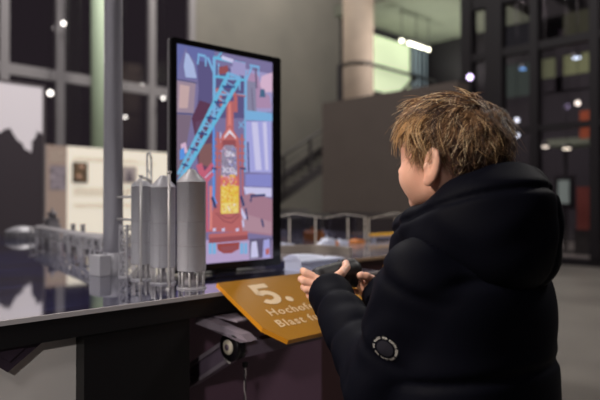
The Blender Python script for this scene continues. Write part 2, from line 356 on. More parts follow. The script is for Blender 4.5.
def portrait(x0, x1, z0, z1, bg, dark):
    f = MB().box(x0, x1, -.03, 0, z0, z1).build('picture_frame', mat('frame_brown', (92, 78, 66), .6) if dark else mat('frame_pale', (196, 184, 172), .6), b)
    cx, cz = (x0+x1)/2, (z0+z1)/2; h = z1-z0
    MB().box(x0+.025, x1-.025, -.034, -.03, z0+.025, z1-.025).build('print', bg, f)
    sk = mat('portrait_skin', (200, 160, 138), .8) if dark else mat('portrait_grey', (120, 110, 122), .8)
    if dark:
        for dz, dx in ((.1, .02), (-.08, -.03)):
            MB().lathe([(.001, .0385), (.042, .038), (.042, .034)], (cx+dx, 0, cz+dz), 20, 'y').build('portrait_face', sk, f)
    else:
        MB().lathe([(.001, .0385), (.045, .038), (.045, .034)], (cx, 0, cz+.03), 20, 'y').prism([(cx-.08, -.037, z0+.03), (cx+.08, -.037, z0+.03), (cx+.05, -.037, cz-.02), (cx-.05, -.037, cz-.02)], (0, .003, 0)).build('portrait_figure', sk, f)
portrait(.6, .88, 1.40, 1.78, mat('print_dark', (86, 74, 68), .8, noise=(6, (140, 110, 80), 2, (1, 1, 1))), True)
portrait(1.56, 1.88, 1.42, 1.75, mat('print_pale', (190, 178, 180), .8), False)
# ================================================================ MODEL TABLES
BLK = mat('black_laminate', (14, 12, 15), .45)
PLUM = mat('plum_laminate', (112, 82, 102), .5)
def table_mat():
    m = mat('glass_map_top', (18, 18, 36), .035, ior=12, noise=None); nt = m.node_tree; b = nt.nodes['Principled BSDF']
    tc = nt.nodes.new('ShaderNodeTexCoord'); mp = nt.nodes.new('ShaderNodeMapping'); mp.inputs['Scale'].default_value = (1, 1, 1); mp.inputs['Rotation'].default_value = (0, 0, .75)
    n1 = nt.nodes.new('ShaderNodeTexNoise'); n1.inputs['Scale'].default_value = 2.2; n1.inputs['Detail'].default_value = 2
    mp2 = nt.nodes.new('ShaderNodeMapping'); mp2.inputs['Scale'].default_value = (3, 26, 1); mp2.inputs['Rotation'].default_value = (0, 0, .75)
    n2 = nt.nodes.new('ShaderNodeTexNoise'); n2.inputs['Scale'].default_value = 1.6; n2.inputs['Detail'].default_value = 4
    r1 = nt.nodes.new('ShaderNodeValToRGB'); r1.color_ramp.elements[0].position = .42; r1.color_ramp.elements[1].position = .6
    r1.color_ramp.elements[0].color = lin((40, 37, 50)); r1.color_ramp.elements[1].color = lin((32, 34, 70))
    r2 = nt.nodes.new('ShaderNodeValToRGB'); r2.color_ramp.elements[0].position = .52; r2.color_ramp.elements[1].position = .68
    r2.color_ramp.elements[0].color = (0, 0, 0, 1); r2.color_ramp.elements[1].color = lin((56, 60, 104))
    ad = nt.nodes.new('ShaderNodeMix'); ad.data_type = 'RGBA'; ad.blend_type = 'ADD'; ad.inputs[0].default_value = .6
    nt.links.new(tc.outputs['Object'], mp.inputs[0]); nt.links.new(mp.outputs[0], n1.inputs['Vector']); nt.links.new(n1.outputs[0], r1.inputs[0])
    nt.links.new(tc.outputs['Object'], mp2.inputs[0]); nt.links.new(mp2.outputs[0], n2.inputs['Vector']); nt.links.new(n2.outputs[0], r2.inputs[0])
    nt.links.new(r1.outputs[0], ad.inputs[6]); nt.links.new(r2.outputs[0], ad.inputs[7]); nt.links.new(ad.outputs[2], b.inputs['Base Color'])
    return m
TOP = table_mat()
TZ = .80
t = thing('model_table', 'large black table with a mirror-like dark blue map top carrying the grey steelworks models', 'table', (0, 1.175, 0))
def rel(o): return o
MB().box(-1.6, 1.53, 0, 3.15, .790, .80).build('tabletop', TOP, t)
MB().box(-1.6, 1.53, -.004, 0, .790, .7995).box(1.53, 1.534, -.004, 3.15, .79, .7995).build('edge_strip', mat('glass_edge', (176, 170, 172), .3), t)
MB().box(-1.6, 1.53, .002, .04, .745, .789).box(1.49, 1.53, .04, 3.15, .745, .789).box(-1.6, 1.49, .04, 3.15, .77, .789).build('fascia', BLK, t)
MB().box(.538, .80, .012, .60, 0, .745).build('pedestal', BLK, t)
MB().box(.80, 1.49, .225, .62, 0, .745).build('inner_cabinet', PLUM, t)
MB().box(.86, .864, .221, .2245, .05, .74).build('cabinet_seam', BLK, t)
MB().box(-1.6, .5375, .05, .07, 0, .745).build('plinth_panel', mat('pale_plinth', (224, 218, 214), .55, noise=(2, (214, 208, 205), 3, (1, 1, 1))), t)
MB().prism([(.33, .02, .745), (.46, .02, .745), (.39, .02, .695)], (0, .028, 0)).prism([(.36, .015, .745), (.43, .015, .745), (.392, .015, .715)], (0, .004, 0)).build('bracket', mat('dark_bracket', (52, 40, 54), .5), t)
MB().box(1.3, 1.4, 2.6, 2.8, 0, .745).build('leg', BLK, t); MB().box(-1.5, -1.4, 2.6, 2.8, 0, .745).build('leg', BLK, t)
# second table
t2 = thing('model_table', 'second model table farther right with a dark maroon front, carrying the clear halls', 'table', (1.56, 1.5, 0))
MB().box(0.0, 1.9, 0, 2.2, .788, .80).build('tabletop', mat('warm_top', (150, 144, 150), .12, ior=1.8, noise=(3, (84, 80, 92), 4, (1, 1, 1))), t2)
MB().box(0, 1.9, -.006, 0, .788, .7995).build('edge_strip', mat('wood_edge', (170, 140, 112), .4), t2)
MB().box(.002, 1.898, .01, .05, .0, .787).box(.002, .04, .05, 2.19, 0, .787).build('front_panel', mat('maroon_laminate', (66, 36, 40), .45), t2)

GM = mat('print_grey', (166, 164, 172), .42, metal=.1, bump=(220, .05))
GM2 = mat('print_grey_dark', (150, 146, 152), .5, metal=.1)
GM3 = mat('aluminium', (190, 186, 188), .35, metal=.3)
def silo(lab, x, y, r, H, arc=False):
    s = thing('silo_model', lab, 'silo model', (x, y, TZ), 'row of three grey model silos')
    MB().lathe([(r*1.04, 0), (r*1.04, .004), (r*.98, .004)], n=40).build('base_plate', GM, s)
    b0 = .045
    m_ = MB().lathe([(r*.2, b0), (r*.96, b0), (r, b0+.003), (r, H*.88), (r*1.012, H*.88), (r*1.012, H*.888), (r, H*.888)]+([(r*.95, H*.90), (r*.7, H*.925), (r*.35, H*.94), (r*.1, H*.945)] if arc else [(r*.96, H*.90), (r*.32, H*.975), (r*.32, H*.985), (r*.12, H*.995)]), n=48)
    m_.build('tank', GM, s)
    w = MB()
    for z in (.35, .55): w.lathe([(r*1.0, H*z), (r*1.008, H*z+.001), (r*1.0, H*z+.002)], n=48)
    for a in (-2.4, -1.2, 0, 1.4): w.tube([(r*1.005*math.cos(a), r*1.005*math.sin(a), b0), (r*1.005*math.cos(a), r*1.005*math.sin(a), H*.88)], .0006, 5)
    w.build('weld_seam', GM2, s)
    k = 10
    for i in range(k):
        a = 2*PI*i/k+.2; MB().tube([(r*.86*math.cos(a), r*.86*math.sin(a), .003), (r*.86*math.cos(a), r*.86*math.sin(a), b0+.002)], .0028, 8).build('leg', GM3, s)
    MB().lathe([(r*.5, .004), (r*.5, .02), (r*.15, .03), (r*.15, b0+.001)], n=24).build('hopper', GM2, s)
    if arc:
        MB().tube([(-.75*r, -.004, H*.88)]+[(.75*r-1.5*r*.5*(1+math.cos(a)), -.012, H*.90+.020*math.sin(a)) for a in [PI*i/10 for i in range(11)]]+[(.75*r, -.012, H*.885)], .0035, 8).build('pipe_bend', GM3, s)
    return s
silo('nearest and tallest-looking of the three grey model silos, right by the screen corner', .869, 1.282, .0375, .312)
silo('middle one of the three grey model silos', .866, 1.415, .034, .300)
silo('farthest of the three grey model silos, with the bent pipe on top', .866, 1.53, .0305, .305, True)
def riser(lab, x, y, z1, r):
    m_ = MB().tube([(x, y, TZ), (x, y, z1)], r, 10).lathe([(r*2.2, 0), (r*2.2, .003), (r, .003)], (x, y, TZ), 14).lathe([(r, 0), (r*1.8, .004), (r*1.8, .007), (r, .007)], (x, y, z1-.007), 14)
    tag(m_.build('pipe_model', GM3), lab, 'pipe model', 'thin upright pipes between the model silos')
riser('thin upright pipe standing between the nearest and the middle silo', .813, 1.30, 1.103, .0036)
riser('thin upright pipe standing between the middle and the farthest silo', .812, 1.44, 1.098, .0036)
# lattice scaffold tower beside the silos
s = thing('scaffold_model', 'small grey lattice frame tower between the model chimney and the silos', 'tower model', (.868, 1.602, TZ))
m_ = MB(); W = .022; HH = .152
for z0 in [0, .038, .076, .114]:
    for (ax, ay), (bx, by) in (((-W, -W), (W, -W)), ((W, -W), (W, W)), ((W, W), (-W, W)), ((-W, W), (-W, -W))):
        m_.bar((ax, ay, z0+.038), (bx, by, z0+.038), .0032); m_.bar((ax, ay, z0), (bx, by, z0+.038), .0024); m_.bar((bx, by, z0), (ax, ay, z0+.038), .0024)
m_.build('bracing', GM, s)
for sx in (-W, W):
    for sy in (-W, W): MB().box(sx-.0025, sx+.0025, sy-.0025, sy+.0025, 0, HH+.006).build('post', GM, s)
MB().box(-W-.004, W+.004, -W-.004, W+.004, -.0, .003).build('base_plate', GM, s)
# horizontal pipes chimney -> silo
for z, lab in ((1.040, 'upper thin pipe running from the model chimney to the farthest silo'), (.972, 'lower thin pipe running from the model chimney to the farthest silo')):
    tag(MB().tube([(.866, 1.680, z), (.866, 1.5605, z)], .0042, 8).build('pipe_model', GM3), lab, 'pipe model', 'thin pipes from chimney to silo')
# chimney
c = thing('chimney_model', 'tall round grey model chimney rising out of the top of the picture', 'chimney model', (.866, 1.705, TZ))
MB().lathe([(.030, .03), (.029, .2), (.027, .6), (.026, .98), (.0275, .985), (.0275, 1.0), (.0245, 1.0)], n=40).build('shaft', mat('chimney_grey', (150, 148, 158), .35, metal=.3), c)
MB().lathe([(.036, 0), (.036, .055), (.031, .066), (.0285, .07)], n=32).build('collar', GM, c)
MB().box(-.062, -.025, -.035, .035, 0, .062, bev=.002).build('flue_box', GM, c)
for a in (0,): MB().tube([(-.026, .013, .07), (-.0245, .012, .97)], .0016, 6).build('ladder_rail', GM3, c)
# bracket-shaped hoist frame behind the silos
s = thing('hoist_model', 'slim grey hoist frame rising behind the middle silo', 'hoist model', (.905, 1.555, TZ))
for dy in (-.010, .014): MB().tube([(0, dy, 0), (0, dy, .36+dy*.6)], .0032, 8).build('post', GM3, s)
MB().tube([(0, -.010, .354), (0, .0, .372), (0, .014, .368)], .003, 8).tube([(0, -.010, .30), (0, .014, .33)], .002, 6).tube([(0, -.010, .24), (0, .014, .27)], .002, 6).build('crosspiece', GM3, s)
MB().box(-.01, .01, -.02, .024, 0, .003).build('base_plate', GM, s)
# conveyor bridge
A = Vector((1.25, 3.33, 0)); B_ = Vector((1.0, 2.02, 0)); d = (B_-A).normalized(); nrm = Vector((-d.y, d.x, 0)); L = (B_-A).length
s = thing('conveyor_model', 'long grey lattice conveyor bridge on legs, crossing the map behind the chimney', 'bridge model', (A.x, A.y, TZ))
m_ = MB(); z0, z1 = .045, .088; N = 13
for sd in (-.022, .022):
    for z in (z0, z1): m_.bar(nrm*sd+Vector((0, 0, z)), d*L+nrm*sd+Vector((0, 0, z)), .007)
    for i in range(N+1):
        p = d*(L*i/N)+nrm*sd; m_.bar(p+Vector((0, 0, z0)), p+Vector((0, 0, z1)), .007)
        if i < N and i % 2: q = d*(L*(i+1)/N)+nrm*sd; m_.bar(p+Vector((0, 0, z0)), q+Vector((0, 0, z1)), .004)
m_.build('truss', GM, s)
m_ = MB(); m_.prism([nrm*-.028+Vector((0, 0, z1+.003)), nrm*.028+Vector((0, 0, z1+.003)), Vector((0, 0, z1+.014))], d*L); m_.build('roof', GM2, s)
for i in range(0, N+1, 2):
    for sd in (-.018, .018):
        p = d*(L*i/N)+nrm*sd; MB().bar(p, p+Vector((0, 0, z0)), .008).build('leg', GM, s)
# far works: towers, sheds
def cyl_thing(name, lab, cat, x, y, prof, group=None, m=GM): tag(MB().lathe(prof, (x, y, TZ), 24).build(name, m), lab, cat, group)
s = thing('tower_model', 'stepped dark grey model tower with a cap at the far end of the conveyor', 'tower model', (1.33, 3.35, TZ))
MB().box(-.035, .035, -.035, .035, 0, .10).box(-.028, .028, -.028, .028, .10, .135).build('body', GM2, s)
MB().lathe([(.022, .135), (.022, .16), (.028, .16), (.028, .166), (.006, .178), (.006, .196)], n=20).build('cap', GM2, s)
m_ = MB()
for z in (.03, .065, .10, .135): m_.box(-.040, .040, -.040, .040, z-.003, z)
m_.build('walkway', GM, s)
for i, (x, y, h, lab) in enumerate([(1.23, 2.84, .12, 'first short round stack right of the stepped model tower'), (1.262, 2.80, .118, 'second short round stack right of the stepped model tower')]):
    cyl_thing('stack_model', lab, 'stack model', x, y, [(.014, 0), (.014, .012), (.0105, .015), (.0105, h-.01), (.0125, h-.008), (.0125, h)], 'short stacks of the far works', GM2)
s = thing('shed_model', 'long low model shed behind the conveyor bridge', 'building model', (1.38, 2.95, TZ))
MB().box(-.05, .05, -.25, .25, 0, .045).prism([(-.055, -.25, .045), (.055, -.25, .045), (0, -.25, .066)], (0, .5, 0)).build('walls', GM2, s)
m_ = MB()
for i in range(9): m_.box(-.052, -.0495, -.22+i*.05, -.19+i*.05, .012, .034)
m_.build('window_band', mat('model_window', (40, 38, 44), .3), s, kind='stuff')
s = thing('gasholder_model', 'low domed light grey model hall at the far left end of the map', 'building model', (1.37, 3.93, TZ))
MB().lathe([(.10, 0), (.10, .035), (.105, .035), (.10, .042), (.085, .055), (.055, .068), (.02, .074), (.0001, .075)], n=40).build('dome', GM, s)
m_ = MB()
for i in range(20):
    a = 2*PI*i/20; m_.bar((.101*math.cos(a), .101*math.sin(a), 0), (.101*math.cos(a), .101*math.sin(a), .036), .006)
m_.build('rib', GM2, s, kind='stuff')
s = thing('shed_model', 'pale flat model shed left of the domed hall, at the picture edge', 'building model', (1.16, 4.08, TZ))
MB().box(-.09, .09, -.06, .06, 0, .04).build('walls', GM3, s); MB().prism([(-.095, -.065, .04), (-.095, .065, .04), (-.095, 0, .058)], (.19, 0, 0)).build('roof', GM, s)
s = thing('walkway_model', 'thin raised model walkway from the domed hall towards the conveyor bridge', 'bridge model', (1.48, 3.80, TZ))
MB().bar((0, 0, .075), (-.26, -.42, .075), .016, .010).build('deck', GM3, s)
for k in (0.02, .33, .66, .98): MB().bar((-.26*k, -.42*k, 0), (-.26*k, -.42*k, .071), .007).build('leg', GM, s)
# white sawtooth hall model next to the sign
s = thing('hall_model', 'white frosted model hall with a curved roof and columned side, right beside the screen', 'building model', (1.325, 1.355, TZ))
WHT = mat('frosted_white', (206, 212, 234), .4)
pr_ = [(0, -.02, .030), (0, -.020, .034), (0, .0, .050), (0, .035, .052), (0, .065, .040), (0, .065, .030)]
rf = MB()
n = len(pr_); secs = []
for i in range(13):
    x = .125*i/12; k = 1-.35*(i/12)**2
    secs.append([(x+.0, p[1], .030+(p[2]-.030)*k) for p in pr_])
vs = [p for s_ in secs for p in s_]; fs = [(i*n+j, i*n+(j+1) % n, (i+1)*n+(j+1) % n, (i+1)*n+j) for i in range(12) for j in range(n)]+[tuple(range(n)), tuple(range(12*n, 13*n))]
rf.add(vs, fs); rf.build('curved_roof', WHT, s)
MB().box(.0, .205, -.012, .058, 0, .029).box(.125, .205, -.012, .05, .029, .034).build('walls', WHT, s)
for i in range(17):
    MB().box(.002+i*.0125, .007+i*.0125, -.019, -.0125, 0, .028).build('column', WHT, s)
MB().box(-.004, .21, -.024, -.012, .0281, .0315).box(-.004, .21, -.024, .062, -.0, .0012).build('ledge', WHT, s)
# ---------------- models on the second table
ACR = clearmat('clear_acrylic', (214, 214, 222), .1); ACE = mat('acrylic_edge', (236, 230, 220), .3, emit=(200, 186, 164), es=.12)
def clear_hall(lab, x0, x1, y0, y1, h, pk, posts):
    s = thing('clear_hall_model', lab, 'building model', (x0, y0, TZ), 'clear acrylic halls on the second table')
    W = x1-x0; D = y1-y0
    MB().box(0, W, 0, .004, 0, h).build('front_pane', ACR, s); MB().box(0, W, D, D+.004, 0, h).build('rear_pane', ACR, s)
    MB().add([(0, -.005, h), (W/2, -.005, h+pk), (W, -.005, h), (W, D, h), (W/2, D, h+pk), (0, D, h), (0, -.005, h+.003), (W/2, -.005, h+pk+.003), (W, -.005, h+.003), (W, D, h+.003), (W/2, D, h+pk+.003), (0, D, h+.003)],
             [(0, 1, 4, 5), (1, 2, 3, 4), (6, 11, 10, 7), (7, 10, 9, 8), (0, 6, 7, 1), (1, 7, 8, 2), (5, 4, 10, 11), (4, 3, 9, 10), (0, 5, 11, 6), (2, 8, 9, 3)]).build('roof', ACR, s)
    e = MB(); e.tube([(0, -.006, h), (W/2, -.006, h+pk), (W, -.006, h)], .0016, 6); e.build('roof_edge', ACE, s)
    for px in posts: MB().box(px-.0018, px+.0018, -.006, -.001, 0, h).build('post', ACE, s)
    for px in posts: MB().box(px-.0015, px+.0015, D+.005, D+.008, 0, h).build('post', ACE, s)
clear_hall('left clear gabled hall model seen just right of the screen', 1.93, 2.34, 2.2, 2.7, .142, .026, (.165, .36))
clear_hall('middle clear gabled hall model with two bright corner posts', 2.36, 2.72, 2.2, 2.7, .138, .022, (.20, .355))
clear_hall('right clear gabled hall model, partly hidden by the boy\'s collar', 2.74, 3.30, 2.2, 2.75, .128, .034, (.01, .28, .55))
YEL = mat('yellow_print', (246, 186, 50), .5); ORG = mat('orange_print', (204, 128, 66), .5)
s = thing('crane_beam_model', 'yellow model crane beam with a pale underside, in front of the right clear hall', 'crane model', (2.68, 2.11, TZ))
MB().box(0, .42, 0, .03, .028, .042).build('beam', YEL, s); MB().box(0, .42, .002, .028, .018, .0275).build('underside', mat('pale_blue_print', (170, 176, 206), .5), s)
for x in (.02, .2, .4): MB().box(x, x+.012, .005, .025, 0, .018).build('leg', WHT, s)
spec = [(2.06, 1.93, .05, .04, .032, WHT, 'white'), (2.13, 1.96, .06, .05, .045, WHT, 'taller white'), (2.21, 2.0, .05, .04, .03, ORG, 'orange'), (2.29, 2.02, .07, .05, .026, WHT, 'low white'), (2.42, 2.02, .08, .05, .024, ORG, 'longer orange'),
        (2.0, 2.34, .06, .08, .05, ORG, 'orange'), (2.2, 2.4, .08, .1, .07, GM, 'grey'), (2.46, 2.36, .08, .1, .06, ORG, 'orange'), (2.60, 2.4, .07, .1, .05, GM, 'grey'), (1.84, 2.02, .12, .05, .03, WHT, 'flat white')]
labs = ['small white block model nearest the curved arch', 'taller white block model with a ridge, in front of the middle clear hall', 'small orange block model in front of the middle clear hall', 'low white block model beside the small orange one', 'longer orange block model in front of the right clear hall',
        'orange machine model inside the left clear hall, near its left side', 'grey machine model inside the left clear hall', 'orange machine model inside the middle clear hall', 'grey machine model inside the middle clear hall', 'flat long white block model left of the others']
for (x, y, w_, d_, h_, m_, nm), lab in zip(spec, labs):
    b = MB().box(x, x+w_, y, y+d_, TZ, TZ+h_*.8, bev=.0015).prism([(x, y+.002, TZ+h_*.8), (x+w_, y+.002, TZ+h_*.8), (x+w_*.7, y+.002, TZ+h_), (x+w_*.2, y+.002, TZ+h_)], (0, d_-.004, 0))
    b.box(x+w_*.3, x+w_*.36, y+d_*.4, y+d_*.6, TZ+h_*.9, TZ+h_*1.35)
    tag(b.build('block_model', m_), lab, 'building model', 'block models on the second table')
# curved grey arch strip
pts = [(1.575, 1.93), (1.72, 1.90), (1.86, 1.84), (1.90, 1.78), (1.905, 1.68), (1.88, 1.60)]
def cr(P, n=6):
    out = []
    for i in range(len(P)-1):
        p0 = Vector(P[max(i-1, 0)]); p1 = Vector(P[i]); p2 = Vector(P[i+1]); p3 = Vector(P[min(i+2, len(P)-1)])
        for k in range(n):
            t_ = k/n; out.append(.5*((2*p1)+(p2-p0)*t_+(2*p0-5*p1+4*p2-p3)*t_*t_+(3*p1-p0-3*p2+p3)*t_**3))
    out.append(Vector(P[-1])); return out
m_ = MB(); cv = cr([(x, y, TZ) for x, y in pts])
vs = []; fs = []
for i, p in enumerate(cv):
    t_ = (cv[min(i+1, len(cv)-1)]-cv[max(i-1, 0)]).normalized(); nn = Vector((-t_.y, t_.x, 0))*.006
    vs += [p-nn, p+nn, p+nn+Vector((0, 0, .034)), p-nn+Vector((0, 0, .034))]
for i in range(len(cv)-1):
    for k in range(4): fs.append((i*4+k, i*4+(k+1) % 4, i*4+4+(k+1) % 4, i*4+4+k))
fs += [(0, 1, 2, 3), tuple(len(vs)-4+k for k in (3, 2, 1, 0))]
tag(m_.add(vs, fs).build('curved_wall_model', mat('beige_arch', (170, 160, 150), .5)), 'curved beige model wall bending round behind the white frosted hall', 'wall model')
# ================================================================ SCREEN
PAL = dict(ash=(150, 140, 160), ash_dark=(118, 110, 128), blue_bright=(84, 150, 236), brick=(156, 62, 52), brown=(128, 84, 78), brown_mauve=(92, 58, 84), coral=(226, 104, 92), cyan=(96, 196, 232), dark_grey=(86, 78, 104),
    deep_blue=(36, 60, 120), gold=(240, 180, 40), grey_lilac=(136, 134, 160), grey_violet=(112, 112, 160), lavender=(170, 172, 232), lilac=(164, 158, 206), lilac_floor=(188, 166, 206), maroon=(84, 44, 66), mauve=(168, 122, 136), mauve_light=(182, 140, 150),
    navy=(40, 54, 98), orange=(244, 150, 50), pale_lilac=(176, 196, 236), pale_yellow=(252, 228, 120), peach=(208, 176, 168), pink=(230, 190, 214), pink_dark=(178, 142, 176), pink_deep=(206, 92, 112), purple_dark=(84, 78, 124),
    salmon=(192, 98, 92), salmon_dark=(150, 70, 70), salmon_light=(232, 130, 116), sky=(120, 186, 232), slate_blue=(96, 104, 166), tan=(160, 138, 150), tan_dark=(120, 100, 116), teal_dark=(60, 98, 130), violet_grey=(120, 112, 156),
    violet_mid=(134, 138, 208), white=(246, 240, 250), white_lilac=(216, 214, 248), yellow=(246, 206, 60))
